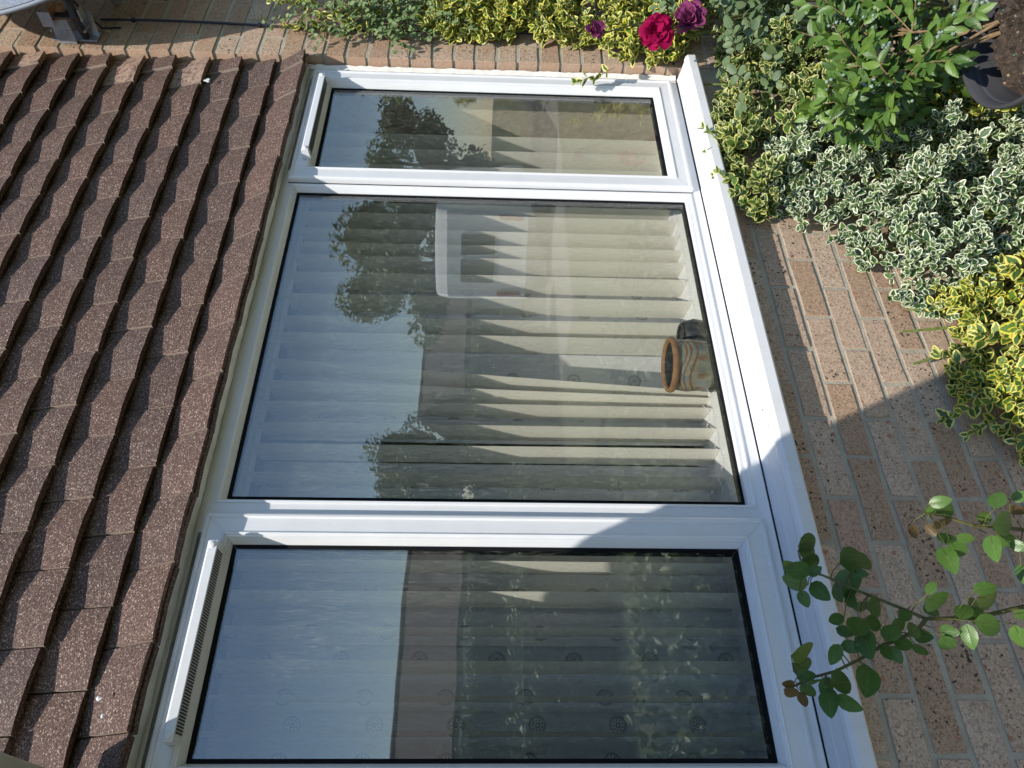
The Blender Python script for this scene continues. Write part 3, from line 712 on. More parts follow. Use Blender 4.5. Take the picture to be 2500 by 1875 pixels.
def sprig(L, stems, p0, d, ln, pairs, lsz, rng, open_=.9):
    d = norm(d); a = norm(np.cross(d, rng.normal(size=3))); b = np.cross(d, a); pts = [p0]; p = np.array(p0, float); dd = d.copy()
    for k in range(pairs):
        t = (k + 1) / pairs; dd = norm(dd + rng.normal(size=3) * .08 + np.array([0, 0, .05])); p = p + dd * ln / pairs; pts.append(p.copy())
        ax = a if k % 2 == 0 else b; sz = lsz * (1.05 - .42 * t) * rng.uniform(.85, 1.12)
        for sgn in (1, -1):
            if rng.random() < .06: continue
            ld = norm(ax * sgn * (open_ - .35 * t) + dd * (.45 + .5 * t) + rng.normal(size=3) * .14 + np.array([0, -.05, .05]))
            L.add(p, ld, norm(dd * .55 + TOSUN * .8 + np.array([0, -.35, 0]) + rng.normal(size=3) * .25), sz)
    L.add(p, norm(dd + rng.normal(size=3) * .3), norm(TOSUN + rng.normal(size=3) * .4), lsz * .45)
    stems.tube(pts, [.0014] * (len(pts) - 1) + [.0007], 4)
def euonymus(name, label, mat, polys, dens, lsz, seed, base, shoots=(), b0=.0, grp='variegated shrubs on the wall'):
    t = thing(name, label, 'shrub', base, grp); rng = np.random.default_rng(seed); L = Leaves(leaf_template(.66, .85, .16, .14), mat, seed + 1); st = MB()
    for P in polys:
        xs = [p[0] for p in P]; zs = [p[1] for p in P]; area = (max(xs) - min(xs)) * (max(zs) - min(zs)); n = int(area * dens)
        for _ in range(n):
            x = rng.uniform(min(xs), max(xs)); z = rng.uniform(min(zs), max(zs))
            if not inpoly(x, z, P): continue
            e, nn = edist(x, z, P); B = (bulge(z) + b0) * min(1, (e / .13)) ** .6 * (1 + .55 * math.sin(x * 24 + z * 10) * math.sin(z * 21 - x * 7))
            u = rng.choice([rng.uniform(.75, 1.05), rng.uniform(.1, .75)], p=[.5, .5]); y = -.083 - B * u
            d = np.array([-.25, -.75, .35]) + rng.normal(size=3) * .5
            if e < .05: d = d + np.array([nn[0], .15, nn[1]]) * .9
            ln = rng.uniform(.035, .06)
            if e < .04 and rng.random() < .14: ln = rng.uniform(.08, .12)
            d = norm(d); p0 = np.array([x, y, z]) - d * ln * .55; p0[1] = min(p0[1], -.072)
            sprig(L, st, p0, d, ln, 5 if ln > .07 else int(rng.integers(3, 5)), lsz * rng.uniform(.65, 1.25), rng)
    for S in shoots:
        S = [np.array(q_) for q_ in S]; 
        for a_, b_ in zip(S, S[1:]): sprig(L, st, a_, b_ - a_ + np.array([0, -.01, 0]), np.linalg.norm(b_ - a_), max(2, int(np.linalg.norm(b_ - a_) / .022)), lsz * .95, rng)
    base = np.array(base); q_ = MB(); q_.v = [tuple(np.array(v_) - base) for v_ in st.v]; q_.f = st.f
    # woody branches from the ground up into the leaves
    for k in range(5):
        P = polys[k % len(polys)]; tx = np.mean([p[0] for p in P]) + rng.uniform(-.2, .2); tz = np.mean([p[1] for p in P]) + rng.uniform(-.15, .25)
        q_.tube([(rng.uniform(-.05, .05), 0, .0), ((tx - base[0]) * .5, -.10 - base[1] - rng.uniform(0, .03), (tz - base[2]) * .55), (tx - base[0], -.095 - base[1], tz - base[2])], [.009, .006, .003], 6)
    q_.ob('stems', M['stem'], t, kind='stuff'); L.build(t, base); return t, L
YP = [(2.12, .85), (1.76, .83), (1.73, .67), (1.75, .48), (1.725, .29), (1.69, .18), (1.64, .03), (1.71, -.09), (2.01, -.2), (2.2, -.23)]
YU = [(2.17, -.30), (1.64, -.19), (1.38, -.14), (1.21, -.10), (.95, -.12), (.81, -.16), (.85, -.22), (.98, -.31), (1.22, -.55), (1.55, -.64), (1.68, -.46), (2.18, -.49)]
WH = [(1.27, -.3), (.97, -.2), (.84, -.28), (.86, -.40), (.70, -.42), (.58, -.44), (.54, -.52), (.49, -.60), (.60, -.72), (.75, -.95), (1.14, -1.0), (1.23, -.85), (1.28, -.63)]
YR = [(1.16, -.52), (1.3, -.86), (1.45, -1.0), (1.01, -1.0), (1.0, -.81), (1.03, -.6)]
YL = [(.50, -.55), (.58, -.64), (.70, -.76), (.80, -.97), (.45, -.98), (.06, -.70), (.10, -.63), (.17, -.57), (.24, -.53), (.32, -.56), (.41, -.60)]
euonymus('golden_euonymus', 'yellow-edged shrub climbing the brick pier around the crimson roses', M['euoY'], [YP], 2100, .040, 3, (1.95, -.10, G0),
         [[(1.647, -.10, .096), (1.569, -.10, .187), (1.534, -.09, .258), (1.51, -.085, .321)], [(1.74, -.1, 1.0), (1.75, -.11, 1.15), (1.78, -.10, 1.32)], [(1.82, -.1, .9), (1.86, -.13, 1.2), (1.80, -.12, 1.36)]], b0=.09)
euonymus('golden_euonymus', 'dark green yellow-rimmed shrub spilling below the right end of the sill', M['euoG'], [YU], 1250, .041, 7, (1.5, -.14, G0),
         [[(1.40, -.13, -.18), (1.455, -.13, -.168), (1.494, -.13, -.161)], [(1.25, -.13, -.20), (1.283, -.13, -.150), (1.280, -.13, -.105)], [(1.16, -.13, -.13), (1.171, -.13, -.085), (1.199, -.13, -.050)], [(.99, -.13, -.13), (.975, -.13, -.09), (1.0, -.13, -.066)]])
euonymus('silver_euonymus', 'white-edged shrub massed low against the brick wall beside the potted bush', M['euoW'], [WH], 2300, .031, 9, (.9, -.16, G0))
euonymus('golden_euonymus', 'bright yellow-edged shrub at the foot of the grey plant pot', M['euoY'], [YR], 1100, .042, 13, (1.15, -.16, G0), b0=.12)
euonymus('golden_euonymus', 'yellow-edged shrub low on the wall nearest the long rose shoots', M['euoY'], [YL], 1900, .040, 17, (.5, -.14, G0),
         [[(.21, -.13, -.57), (.166, -.13, -.478), (.159, -.13, -.437)], [(.308, -.13, -.558), (.332, -.13, -.515), (.343, -.13, -.489)], [(.13, -.13, -.66), (.085, -.14, -.60)]])

# small-leaved climber on the pier
ct = thing('climber', 'fine green small-leaved climber trailing over the cable on the pier', 'climber', (1.95, -.1, G0)); rng = np.random.default_rng(21)
Lc = Leaves(leaf_template(.62, .8, .1, .12, .9), M['clim'], 22); stc = MB(); cbase = np.array((1.95, -.1, G0))
CP = [(2.05, 1.40), (1.80, 1.38), (1.71, 1.22), (1.695, 1.02), (1.71, .82), (1.78, .70), (2.1, .68)]
for k in range(270):
    x, z = rng.uniform(1.70, 2.08), rng.uniform(.70, 1.38)
    if not inpoly(x, z, CP): continue
    dens = np.clip((1.28 - z) / .25, .12, 1)
    p = np.array([x, -.085, z]); pts = [p.copy()]; d = norm([rng.normal() * .5 - .25, -.35, rng.normal() * .6])
    for i in range(7):
        d = norm(d + rng.normal(size=3) * .35 + np.array([0, -.02, -.06])); p = p + d * .016; p[1] = np.clip(p[1], -.16, -.072); pts.append(p.copy())
        for _ in range(2 if rng.random() < dens else (1 if rng.random() < dens else 0)):
            ld = norm(np.array([rng.normal() * .5, -.4, -.6 + rng.normal() * .4])); pe = p + ld * .006
            Lc.add(pe, ld, norm(TOSUN * .8 + np.array([0, -.4, 0]) + rng.normal(size=3) * .45), rng.uniform(.012, .021))
    stc.tube([q_ - cbase for q_ in pts], .0007, 3)
stc.tube([(0, 0, 0), (-.05, .0, .9), (-.1, .01, 1.7), (-.02, .01, 2.2)], [.006, .005, .003, .0015], 6)
stc.ob('stems', M['twig'], ct, kind='stuff'); Lc.build(ct, cbase)

# blueberry in a big grey plastic pot
PC = np.array((.955, -.665, G0))
pp = thing('plant_pot', 'large grey plastic pot of dark soil in the lower right corner', 'pot', PC)
prof = [(.0, .012), (.150, .012), (.160, .0), (.172, .05), (.200, .34), (.203, .348), (.2165, .352), (.2185, .375), (.2145, .380), (.208, .376), (.203, .345), (.190, .26), (.188, .20)]
MB().lathe(prof, 56).ob('pot_wall', M['pot'], pp, True)
sv = []; sf = []; nr, na = 12, 40; q = np.random.default_rng(2)
for i in range(nr + 1):
    for k in range(na):
        r = .192 * i / nr; t = 2 * math.pi * k / na; sv.append((r * math.cos(t), r * math.sin(t), .372 - .080 * (r / .192) ** 3 + .011 * q.normal() * (i > 0)))
for i in range(nr):
    for k in range(na): k2 = (k + 1) % na; sf.append((i * na + k, (i + 1) * na + k, (i + 1) * na + k2, i * na + k2))
ob('soil', me('soil', sv, sf, M['soil']), pp)
bb = thing('blueberry_bush', 'bright green bush with pale unripe berries leaning out of the grey pot', 'bush', tuple(PC + (0, 0, .33)))
bbase = PC + (0, 0, .33); rng = np.random.default_rng(31); Lb = Leaves(leaf_template(.47, 1.05, .26, .24, .8), M['blue'], 32); stb = MB(); berries = []
BP = [(1.66, -.36), (1.24, -.28), (.99, -.26), (.85, -.28), (.88, -.43), (.97, -.56), (1.04, -.66), (1.2, -.74), (1.69, -.78)]
tg = []
while len(tg) < 118:
    x, z = rng.uniform(.84, 1.68), rng.uniform(-.76, -.26)
    if inpoly(x, z, BP): tg.append(np.array([x, rng.uniform(-.48, -.26), z]))
canes = []
for T in [np.array(c_) for c_ in ((1.02, -.36, -.42), (1.16, -.33, -.38), (1.30, -.30, -.45), (1.22, -.35, -.56), (1.45, -.32, -.50))]:
    p0 = bbase + np.array([rng.uniform(.0, .08), rng.uniform(.0, .08), -.01]); mid = p0 * .55 + T * .45 + np.array([0, rng.uniform(.02, .06), rng.uniform(.03, .08)])
    pts = [(1 - t) ** 2 * p0 + 2 * t * (1 - t) * mid + t * t * T for t in np.linspace(0, 1, 12)]; canes.append(pts); stb.tube([p - bbase for p in pts], list(np.linspace(.0042, .002, 12)), 6)
tg += [np.array(t_) for t_ in ((.93, -.55, -.52), (1.0, -.58, -.50), (1.02, -.5, -.6), (.97, -.52, -.56), (1.08, -.56, -.56), (1.12, -.52, -.64), (1.06, -.60, -.60), (1.15, -.60, -.62))]
for T in tg:
    cn_ = min(canes, key=lambda c_: np.linalg.norm(c_[-1] - T)); p0 = cn_[int(rng.integers(6, 12))]; mid = p0 * .5 + T * .5 + np.array([rng.normal() * .03, rng.normal() * .02, rng.uniform(.0, .05)])
    pts = [(1 - t) ** 2 * p0 + 2 * t * (1 - t) * mid + t * t * T for t in np.linspace(0, 1, 12)]
    stb.tube([p - bbase for p in pts], list(np.linspace(.0024, .0009, 12)), 5)
    for i in range(2, 12, 1):
        d = norm(pts[i] - pts[i - 1])
        for _ in range(1 if i % 3 else 2):
            sd = norm(np.cross(d, rng.normal(size=3))); ld = norm(sd * .9 + d * .6 + np.array([0, -.12, -.05]))
            Lb.add(pts[i] + d * rng.uniform(-.012, .012), ld, norm(TOSUN + rng.normal(size=3) * .45), rng.uniform(.034, .054))
    Lb.add(pts[-1], norm(pts[-1] - pts[-2]), norm(TOSUN + rng.normal(size=3) * .4), .045)
    if rng.random() < .5:
        i = int(rng.integers(7, 11)); c = pts[i] + np.array([0, -.02, -.012])
        for _ in range(int(rng.integers(4, 9))): berries.append(c + rng.normal(size=3) * np.array([.011, .008, .012]))
stb.ob('twigs', M['twig'], bb, kind='stuff'); Lb.build(bb, bbase)
bmesh_ = MB().lathe([(0, -.0048), (.003, -.0040), (.0048, -.001), (.0047, .0018), (.0032, .0040), (.0024, .0044), (.0022, .0036), (0, .0034)], 10).mesh('berry', M['berry'], True)
for c in berries:
    o = ob('berry', bmesh_, bb, tuple(c - bbase)); o.rotation_euler = (rng.uniform(0, 6), rng.uniform(0, 6), 0); sc_ = rng.uniform(.8, 1.15); o.scale = (sc_,) * 3

# rose bush at the pier: grey-green leaves and three blooms
rb = thing('rose_bush', 'rose bush with crimson and fading purple blooms beside the pier', 'rose bush', (1.8, -.2, G0)); rbase = np.array((1.8, -.2, G0))
rng = np.random.default_rng(41); Lr = Leaves(leaf_template(.72, .75, .12, .10, .85), M['roseG'], 42); strr = MB()
RP = [(1.92, -.15), (1.42, -.13), (1.20, -.14), (1.22, -.24), (1.56, -.30), (1.68, -.42), (1.95, -.48)]
FL = [(1.529, -.25, .279), (1.534, -.25, .078), (1.628, -.25, -.041)]
def compound(L, st, p, d, n, sz, rng, base, k=2):
    d = norm(d); s_ = norm(np.cross(n, d)); pts = [p]; q_ = p
    for i in range(k):
        q_ = q_ + d * sz * .62; pts.append(q_)
        for g in (1, -1): L.add(q_ + s_ * g * .002, norm(s_ * g + d * .35 + rng.normal(size=3) * .12), norm(n + rng.normal(size=3) * .25), sz * (.8 + .12 * i))
    q_ = q_ + d * sz * .35; pts.append(q_); L.add(q_, d, norm(n + rng.normal(size=3) * .2), sz * 1.08)
    st.tube([a - base for a in pts], .0011, 4)
for T in [np.array(f_) + (0, .02, 0) for f_ in FL] + [np.array((1.27, -.2, -.15)), np.array((1.45, -.2, -.14)), np.array((1.6, -.21, -.2)), np.array((1.9, -.2, .2))]:
    p0 = rbase + np.array([rng.uniform(-.1, .1), 0, 0]); mid = p0 * .4 + T * .6 + np.array([.12, -.03, .06])
    pts = [(1 - t) ** 2 * p0 + 2 * t * (1 - t) * mid + t * t * T for t in np.linspace(0, 1, 14)]
    strr.tube([p - rbase for p in pts], list(np.linspace(.006, .0022, 14)), 6)
    for i in range(8, 14):
        compound(Lr, strr, pts[i], np.array([rng.normal() * .6 - .2, -.35, rng.normal() * .5]), norm(TOSUN + rng.normal(size=3) * .35), rng.uniform(.03, .042), rng, rbase)
for _ in range(46):
    x, z = rng.uniform(1.2, 1.92), rng.uniform(-.48, -.12)
    if inpoly(x, z, RP): compound(Lr, strr, np.array([x, rng.uniform(-.24, -.17), z]), np.array([-.4 + rng.normal() * .5, -.2, rng.normal() * .6]), norm(TOSUN + rng.normal(size=3) * .3), rng.uniform(.032, .045), rng, rbase, 1)
Lr.L = [l_ for l_ in Lr.L if not any(np.hypot(l_[0][0] - f_[0], l_[0][2] - f_[2]) < .085 and l_[0][1] < f_[1] + .05 for f_ in FL)]
strr.ob('stems', M['rstem'], rb, kind='stuff'); Lr.build(rb, rbase)
def petal_mesh(mat, wd, cup, roll, seed):
    q_ = random.Random(seed); v = []; luv = []; nu, nv_ = 5, 5
    for j in range(nv_ + 1):
        t = j / nv_
        for i in range(nu + 1):
            s = -1 + 2 * i / nu; w_ = wd * (.28 + .72 * math.sin(math.pi * min(1, t * .62 + .08))) 
            v.append((s * w_ / 2 + q_.uniform(-.02, .02), (t - .12 * s * s * t) + q_.uniform(-.025, .025), cup * (s * s * .35 * t + t * t * .5) - roll * max(0, t - .7) ** 2 * 6 + q_.uniform(-.02, .02))); luv.append((t, s, q_.random()))
    f = [(j * (nu + 1) + i, j * (nu + 1) + i + 1, (j + 1) * (nu + 1) + i + 1, (j + 1) * (nu + 1) + i) for j in range(nv_) for i in range(nu)]
    return me('petal', v, f, mat, True, luv)
def flower(c, face, R, mat, rings, seed, label):
    fl = ob('flower', None, rb, tuple(np.array(c) - rbase)); fl['label'] = label
    qz = Vector(face).to_track_quat('Z', 'Y').to_matrix(); r = random.Random(seed); ms = [petal_mesh(mat, r.uniform(.55, .85), r.uniform(.3, .9), r.uniform(.2, .8), seed * 10 + k) for k in range(5)]
    for n_, tilt, sz, off in rings:
        for k in range(n_):
            a = 2 * math.pi * (k + r.uniform(-.25, .25)) / n_ + off; o = bpy.data.objects.new('petal', ms[r.randrange(5)])
            m3 = qz @ Matrix.Rotation(a, 3, 'Z') @ Matrix.Rotation(rad(tilt + r.uniform(-10, 10)), 3, 'X') @ Matrix.Rotation(r.uniform(-.3, .3), 3, 'Y')
            o.matrix_basis = Matrix.Translation(qz @ Vector((0, 0, -.012))) @ (m3 * (R * sz * r.uniform(.88, 1.1))).to_4x4(); link(o, fl)
full = [(9, 8, 1.0, 0), (10, 22, .97, .4), (10, 36, .88, .1), (10, 50, .76, .5), (9, 62, .62, .2), (8, 74, .5, .3), (6, 84, .38, .1)]
flower(FL[1], (-.62, -.75, .25), .062, M['petal'], full, 5, 'large crimson bloom, fully open')
flower(FL[0], (-.5, -.7, -.35), .043, M['petal2'], [(5, 40, 1.0, 0), (5, 60, .9, .4), (5, 75, .7, .2)], 6, 'small purple-pink bloom, half open')
flower(FL[2], (-.55, -.75, .35), .057, M['petal2'], full[:5], 7, 'fading purple bloom with withered petals')

# long rose shoots in front of the wall, bottom left
ROSE_LEAFLETS = [(-0.259,-0.378,0.07,-0.242,-0.367,0.03,0),(-0.266,-0.373,0.071,-0.259,-0.352,0.027,0),(-0.282,-0.376,0.068,-0.282,-0.355,0.031,0),(-0.313,-0.407,0.073,-0.315,-0.409,0.112,0),(-0.319,-0.357,0.059,-0.306,-0.35,0.095,1),(-0.313,-0.347,0.051,-0.345,-0.365,0.036,0),(-0.311,-0.376,0.064,-0.301,-0.388,0.046,0),(-0.337,-0.379,0.086,-0.362,-0.376,0.077,0),(-0.307,-0.402,0.099,-0.305,-0.416,0.116,1),(-0.301,-0.403,0.02,-0.278,-0.383,-0.034,0),(-0.287,-0.356,-0.022,-0.339,-0.372,0.006,0),(-0.311,-0.354,0.009,-0.348,-0.371,0.02,0),(-0.332,-0.364,0.0,-0.363,-0.382,0.004,0),(-0.309,-0.419,-0.001,-0.289,-0.401,-0.035,0),(-0.31,-0.391,-0.007,-0.319,-0.404,-0.021,0),(-0.367,-0.36,-0.014,-0.34,-0.342,-0.036,0),(-0.377,-0.404,-0.005,-0.358,-0.382,-0.043,0),(-0.389,-0.382,-0.006,-0.391,-0.373,-0.039,0),(-0.42,-0.408,0.028,-0.383,-0.387,0.001,0),(-0.38,-0.38,0.023,-0.381,-0.357,0.039,0),(-0.39,-0.352,0.029,-0.403,-0.361,0.008,0),(-0.425,-0.38,0.041,-0.435,-0.396,0.018,0),(-0.407,-0.391,0.005,-0.449,-0.412,0.016,0),(-0.428,-0.394,0.05,-0.455,-0.389,0.066,0),(-0.43,-0.414,-0.015,-0.401,-0.406,-0.043,0),(-0.426,-0.385,-0.023,-0.449,-0.394,-0.024,0),(-0.421,-0.36,-0.046,-0.445,-0.361,-0.059,0),(-0.425,-0.391,-0.038,-0.428,-0.392,-0.068,0),(-0.394,-0.357,-0.065,-0.384,-0.378,-0.072,1),(-0.397,-0.34,-0.103,-0.408,-0.363,-0.117,0),(-0.421,-0.373,-0.083,-0.435,-0.357,-0.103,0),(-0.422,-0.416,-0.054,-0.4,-0.402,-0.078,0),(-0.384,-0.39,-0.059,-0.377,-0.386,-0.085,0),(-0.406,-0.399,-0.114,-0.418,-0.42,-0.128,0),(-0.419,-0.41,-0.108,-0.436,-0.388,-0.13,0),(-0.448,-0.404,0.133,-0.435,-0.392,0.09,1),(-0.45,-0.365,0.119,-0.45,-0.344,0.079,0),(-0.477,-0.386,0.125,-0.474,-0.393,0.099,0),(-0.483,-0.385,0.118,-0.501,-0.372,0.099,0),(-0.499,-0.409,0.157,-0.504,-0.398,0.132,1),(-0.492,-0.371,0.116,-0.511,-0.354,0.109,1),(-0.488,-0.419,0.119,-0.486,-0.397,0.094,0),(-0.491,-0.401,0.135,-0.491,-0.408,0.155,1),(-0.475,-0.383,0.072,-0.497,-0.363,0.081,0),(-0.489,-0.4,0.081,-0.478,-0.379,0.037,0),(-0.488,-0.373,0.074,-0.528,-0.382,0.084,0),(-0.502,-0.383,0.07,-0.525,-0.399,0.046,0),(-0.462,-0.397,0.014,-0.505,-0.414,0.036,0),(-0.454,-0.381,0.014,-0.471,-0.357,-0.005,0),(-0.208,-0.439,-0.142,-0.212,-0.461,-0.165,2),(-0.208,-0.402,-0.173,-0.192,-0.4,-0.209,2),(-0.201,-0.379,-0.169,-0.189,-0.392,-0.187,1),(-0.221,-0.382,-0.135,-0.237,-0.367,-0.145,1),(-0.218,-0.381,-0.162,-0.241,-0.385,-0.169,1),(-0.231,-0.417,-0.154,-0.224,-0.397,-0.198,1),(-0.274,-0.458,-0.156,-0.282,-0.458,-0.183,2),(-0.269,-0.401,-0.162,-0.314,-0.419,-0.159,2),(-0.271,-0.427,-0.163,-0.286,-0.405,-0.193,2),(-0.276,-0.429,-0.152,-0.249,-0.415,-0.172,2),(-0.223,-0.452,-0.242,-0.193,-0.455,-0.262,2),(-0.256,-0.459,-0.221,-0.24,-0.443,-0.278,2),(-0.264,-0.441,-0.226,-0.305,-0.443,-0.216,2),(-0.247,-0.408,-0.262,-0.262,-0.392,-0.297,2),(-0.226,-0.4,-0.247,-0.205,-0.403,-0.265,2),(-0.183,-0.386,-0.321,-0.195,-0.375,-0.351,1),(-0.271,-0.426,-0.263,-0.286,-0.436,-0.28,2),(-0.192,-0.427,-0.297,-0.19,-0.444,-0.316,2),(-0.375,-0.449,-0.077,-0.372,-0.426,-0.124,2),(-0.351,-0.355,-0.129,-0.368,-0.349,-0.149,0),(-0.36,-0.426,-0.096,-0.342,-0.434,-0.11,2),(-0.364,-0.449,-0.157,-0.355,-0.46,-0.189,2),(-0.362,-0.422,-0.178,-0.359,-0.404,-0.224,2),(-0.376,-0.395,-0.177,-0.355,-0.381,-0.211,0),(-0.397,-0.418,-0.141,-0.367,-0.409,-0.167,2),(-0.405,-0.426,-0.144,-0.439,-0.414,-0.146,2),(-0.407,-0.443,-0.145,-0.415,-0.433,-0.193,2),(-0.389,-0.393,-0.17,-0.378,-0.393,-0.204,0),(-0.381,-0.418,-0.234,-0.393,-0.409,-0.26,2),(-0.415,-0.453,-0.2,-0.444,-0.432,-0.215,2),(-0.286,-0.373,-0.309,-0.317,-0.369,-0.305,0)]
rs = thing('rose_shoots', 'tall young rose shoots with thorny stems rising in front of the sill', 'rose', (-.36, -.40, G0)); sbase = np.array((-.36, -.40, G0))
T3 = leaf_template(.68, .95, .14, .14, .82); Ls = Leaves(T3, M['rose'], 51); sts = MB(); rng = np.random.default_rng(51)
STEMS = [[(-.362, -.39, -.40), (-.362, -.38, -.28), (-.375, -.38, -.22), (-.382, -.38, -.156), (-.383, -.38, -.109), (-.366, -.38, -.074), (-.339, -.38, -.014), (-.312, -.38, .041), (-.305, -.38, .066)],
         [(-.384, -.38, -.109), (-.402, -.38, -.089), (-.428, -.38, -.022), (-.447, -.38, .016), (-.465, -.38, .059), (-.475, -.38, .10), (-.487, -.38, .128)],
         [(-.30, -.40, -.75), (-.243, -.40, -.371), (-.236, -.41, -.272), (-.233, -.41, -.223), (-.214, -.41, -.171), (-.212, -.41, -.149)]]
STEMS[0] = [(-.36, -.40, G0), (-.37, -.40, -.7)] + STEMS[0]; STEMS[2] = [(-.34, -.40, G0)] + STEMS[2]
SP = []
for k, S in enumerate(STEMS):
    fine = []
    for a, b in zip(S, S[1:]): fine += [np.array(a) * (1 - t) + np.array(b) * t for t in np.linspace(0, 1, 6)[:-1]]
    fine.append(np.array(S[-1])); rr = np.linspace(.0048 if k != 1 else .0036, .0017, len(fine)); sts.tube([p - sbase for p in fine], list(rr), 7); SP += list(fine)
    for i in range(8, len(fine) - 3, 2):                       # thorns
        d = norm(rng.normal(size=3) * (1, .6, .4)); p = fine[i] - sbase; sts.tube([p, p + d * .006 + np.array([0, 0, -.001])], [.0013, .0002], 4)
SPA = np.array(SP)
for x0, y0, z0, x1, y1, z1, tone in ROSE_LEAFLETS:
    b = np.array((x0, y0, z0)); e = np.array((x1, y1, z1)); ln = np.linalg.norm(e - b) * 1.1; 
    n = norm(TOSUN * .5 + norm(CAMP - b) * .75 + rng.normal(size=3) * .22)
    r = rng.uniform(.72, .97) if tone == 1 else (rng.uniform(.0, .4) if tone == 0 else rng.uniform(.55, .78))  # tone also paints sunlit leaflets a lighter green, shaded ones darker
    Ls.add(b, e - b, n, ln, r); j = int(np.argmin(np.linalg.norm(SPA - b, axis=1) - .0)); s_ = SPA[j]
    mid = (s_ + b) / 2 + np.array([0, 0, .004]); sts.tube([s_ - sbase, mid - sbase, b - sbase, b * .6 + e * .4 - sbase], [.0011, .0009, .0008, .0005], 4)
sts.ob('stems', M['rstem'], rs, kind='stuff'); Ls.build(rs, sbase)

# ------------------------------------------------------------------ what the panes mirror: the street in front of the house
def blob_leaves(L, c, r, n, rng, sz):
    for _ in range(n):
        d = norm(rng.normal(size=3)); rr = rng.uniform(.55, 1.03) ** .5; p = np.array(c) + d * np.array(r) * rr
        L.add(p, norm(rng.normal(size=3)), norm(d + TOSUN * .5 + rng.normal(size=3) * .4), sz * rng.uniform(.7, 1.3))
def tree(x, y, h, r, label, seed, n=7500):
    t = thing('tree', label, 'tree', (x, y, G0), 'trees across the street'); rng = np.random.default_rng(seed); b = np.array((x, y, G0)); st = MB()
    st.tube([(0, 0, 0), (.05, .03, h * .3), (0, .05, h * .6), (.1, 0, h * .85)], [.16, .12, .08, .03], 8); L = Leaves(leaf_template(.6), M['hedge'], seed); cr_ = MB()
    for k in range(13):
        a = rng.uniform(0, 6.28); q_ = np.array((math.cos(a) * r * .55 * rng.uniform(.3, 1), math.sin(a) * r * .55 * rng.uniform(.3, 1), h * rng.uniform(.22, .88)))
        st.tube([(0, 0, h * rng.uniform(.25, .5)), q_ * .6 + np.array((0, 0, h * .15)), q_], [.06, .04, .015], 5)
        sz_ = rng.uniform(.2, .3) * r; cr_.lathe([(0, -sz_ * .8), (sz_ * .6, -sz_ * .55), (sz_, 0), (sz_ * .65, sz_ * .5), (0, sz_ * .75)], 9, tuple(q_))
        blob_leaves(L, b + q_, (r * rng.uniform(.22, .5), r * rng.uniform(.22, .5), h * rng.uniform(.08, .2)), n // 13, rng, .16)
    st.ob('trunk', M['twig'], t); cr_.ob('crown', M['core'], t, True, kind='stuff'); L.build(t, b, 0)
tree(17.6, -17.6, 6.7, 3.3, 'round leafy tree behind the white motorhome, mirrored in the middle pane', 61)
tree(21.6, -16.6, 6.3, 3.2, 'spreading tree to the right of the motorhome, mirrored in the glass', 62)
tree(14.8, -27.5, 6.6, 3.4, 'broad tree between the two bungalows, mirrored in the middle pane', 63)
tree(11.9, -21.5, 5.2, 1.7, 'small tree in front of the nearer bungalow roof, mirrored in the glass', 64)
def hedge(x0, x1, y0, y1, h, label, seed, dens=420):
    t = thing('hedge', label, 'hedge', ((x0 + x1) / 2, (y0 + y1) / 2, G0)); b = np.array(t.location); rng = np.random.default_rng(seed); L = Leaves(leaf_template(.6), M['hedge'], seed)
    n = int(dens * ((x1 - x0) * h + (x1 - x0) * (y1 - y0) + (y1 - y0) * h))
    for _ in range(n):
        p = np.array((rng.uniform(x0, x1), rng.choice([y1, rng.uniform(y0, y1)]), G0 + h * rng.uniform(0, 1) ** .7)) + rng.normal(size=3) * .07
        L.add(p, norm(rng.normal(size=3)), norm(np.array((0, .6, .7)) + rng.normal(size=3) * .5), rng.uniform(.05, .11))
    MB().box(x0 - b[0] + .08, x1 - b[0] - .08, y0 - b[1] + .08, y1 - b[1] - .08, .0, h - .15).ob('branches', M['core'], t); L.build(t, b, 0)
hedge(-2.5, 4.3, -8.3, -7.4, 1.25, 'clipped dark hedge along the front garden, mirrored in the left pane', 71)
hedge(-2.2, 4.2, -5.2, -3.1, .32, 'low leafy border plants beyond the path, mirrored in the lower panes', 73, 520)
hedge(-4.0, 11.0, -13.7, -12.6, 1.9, 'tall ragged hedge along the pavement, mirrored below the bungalow roof', 72, 260)
def roofm():
    a = N('roof_tiles'); P = a.pos(); bk = a.n('ShaderNodeTexBrick', i_Scale=3.2); mp = a.n('ShaderNodeMapping'); mp.inputs['Rotation'].default_value = (rad(90), 0, 0); a.l(P, mp.inputs[0]); a.l(mp.outputs[0], bk.inputs['Vector'])
    bk.inputs['Color1'].default_value = (.13, .10, .085, 1); bk.inputs['Color2'].default_value = (.17, .135, .115, 1); bk.inputs['Mortar'].default_value = (.07, .05, .04, 1)
    a.base(bk.outputs[0]); a.set(Roughness=.85); return a.m
RF = roofm(); BW = simple('far_brick', (.24, .20, .165), .9, .2, 3); DG = simple('dark_glazing', (.03, .035, .04), .12, .1)
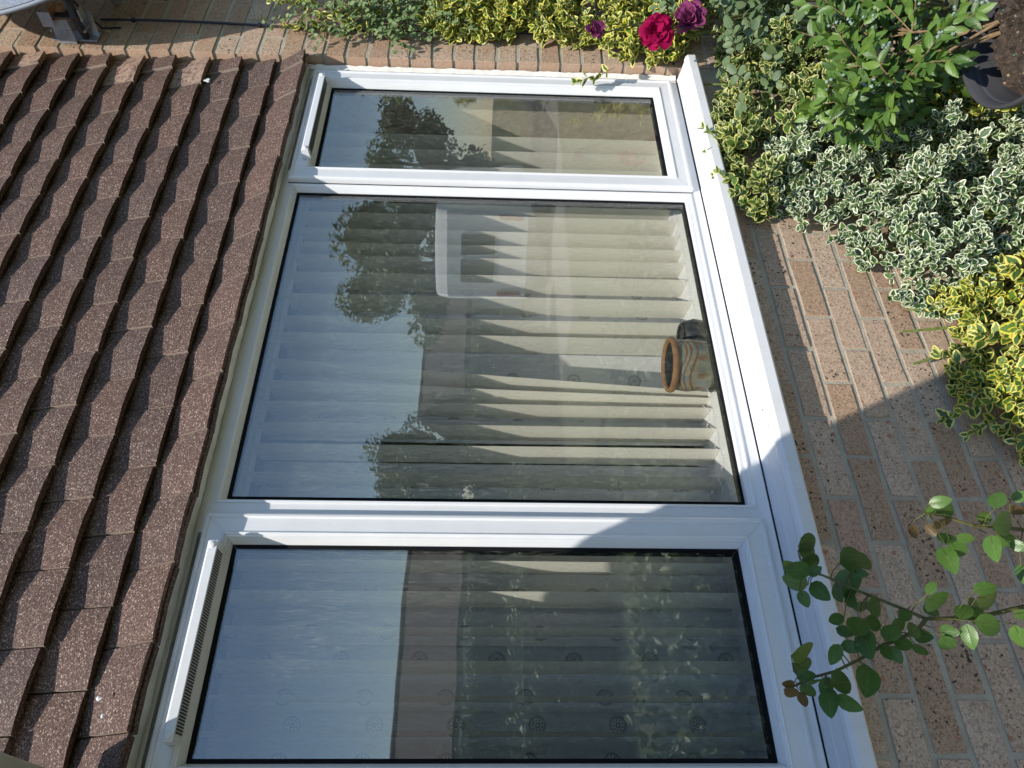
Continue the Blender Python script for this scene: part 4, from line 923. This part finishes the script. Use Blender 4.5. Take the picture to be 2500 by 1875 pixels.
def bungalow(x0, x1, label):
    t = thing('bungalow', label, 'house', ((x0 + x1) / 2, -25.5, G0)); w2 = (x1 - x0) / 2
    MB().box(-w2 + .4, w2 - .4, -4, 2, 0, 2.45).ob('wall', BW, t)
    rf = MB().add([(-w2, 2.5, 2.35), (w2, 2.5, 2.35), (w2, -1, 4.45), (-w2, -1, 4.45), (w2, -4.5, 2.35), (-w2, -4.5, 2.35)], [(0, 1, 2, 3), (3, 2, 4, 5), (1, 4, 2), (0, 3, 5), (0, 5, 4, 1)]).ob('roof', RF, t)
    MB().tube([(-w2, -1, 4.46), (w2, -1, 4.46)], .09, 8).ob('ridge', RF, rf)
    for k in range(3):
        xx = -w2 + 1.2 + k * (2 * w2 - 2.4) / 3; f_ = MB().box(xx, xx + 1.7, 1.99, 2.05, .9, 2.15).ob('window', M['white'], t)
        for g in range(2): MB().box(xx + .08 + g * .8, xx + .80 + g * .8, 2.051, 2.056, 1.0, 2.05).ob('pane', DG, f_)
    MB().box(-w2 * .12, -w2 * .12 + .95, 2.0, 2.06, 0, 2.1).ob('door', M['white'], t)
bungalow(1.5, 11.6, 'long brown-roofed bungalow opposite, mirrored in the left pane')
bungalow(17.0, 25.5, 'second brown-roofed bungalow farther along, mirrored in the middle pane')
mh = thing('motorhome', 'white motorhome parked on the driveway, mirrored in the middle pane', 'motorhome', (12.4, -11.8, G0)); mh.rotation_euler = (0, 0, rad(60))
# local: the end wall seen from the house faces +y
WP = simple('white_body', (.80, .80, .78), .3, .03); BLK = simple('tyre', (.02, .02, .02), .8, .2)
b_ = MB(); pr = [(0.0, .45), (0.0, 2.55), (-.18, 2.85), (-5.4, 2.9), (-5.9, 2.5), (-6.0, 1.4), (-6.6, 1.1), (-6.8, .45)]
n = len(pr); b_.v = [(-1.1, y, z) for y, z in pr] + [(1.1, y, z) for y, z in pr]; b_.f = [(i, (i + 1) % n, n + (i + 1) % n, n + i) for i in range(n)] + [tuple(range(n - 1, -1, -1)), tuple(range(n, 2 * n))]
bd = bevel(b_.ob('body', WP, mh), .12, 3)
for (xa, xb, za, zb) in ((-.62, -.10, 1.45, 2.2), (.02, .54, 1.45, 2.2)): bevel(MB().box(xa, xb, .002, .02, za, zb).ob('window', DG, mh), .008)
for xa in (-.98, .86): MB().box(xa, xa + .12, .002, .03, .75, 1.35).ob('tail_light', simple('red_lens', (.35, .02, .02), .3, .1), mh)
MB().box(-1.0, 1.0, .002, .08, .42, .62).ob('bumper', simple('grey_bumper', (.2, .2, .21), .5, .1), mh)
for k in range(2):
    for s_ in (-1, 1):
        o = MB().lathe([(0, -.12), (.2, -.12), (.34, -.11), (.36, 0), (.34, .11), (.2, .12), (0, .12)], 20).ob('wheel', BLK, mh, True, (s_ * .95, -1.1 - k * 4.4, .36)); o.rotation_euler = (0, rad(90), 0)
print('objects', len(bpy.data.objects), 'tris', sum(sum(len(p.vertices) - 2 for p in o.data.polygons) for o in bpy.data.objects if o.type == 'MESH'), 'bricks', nb)
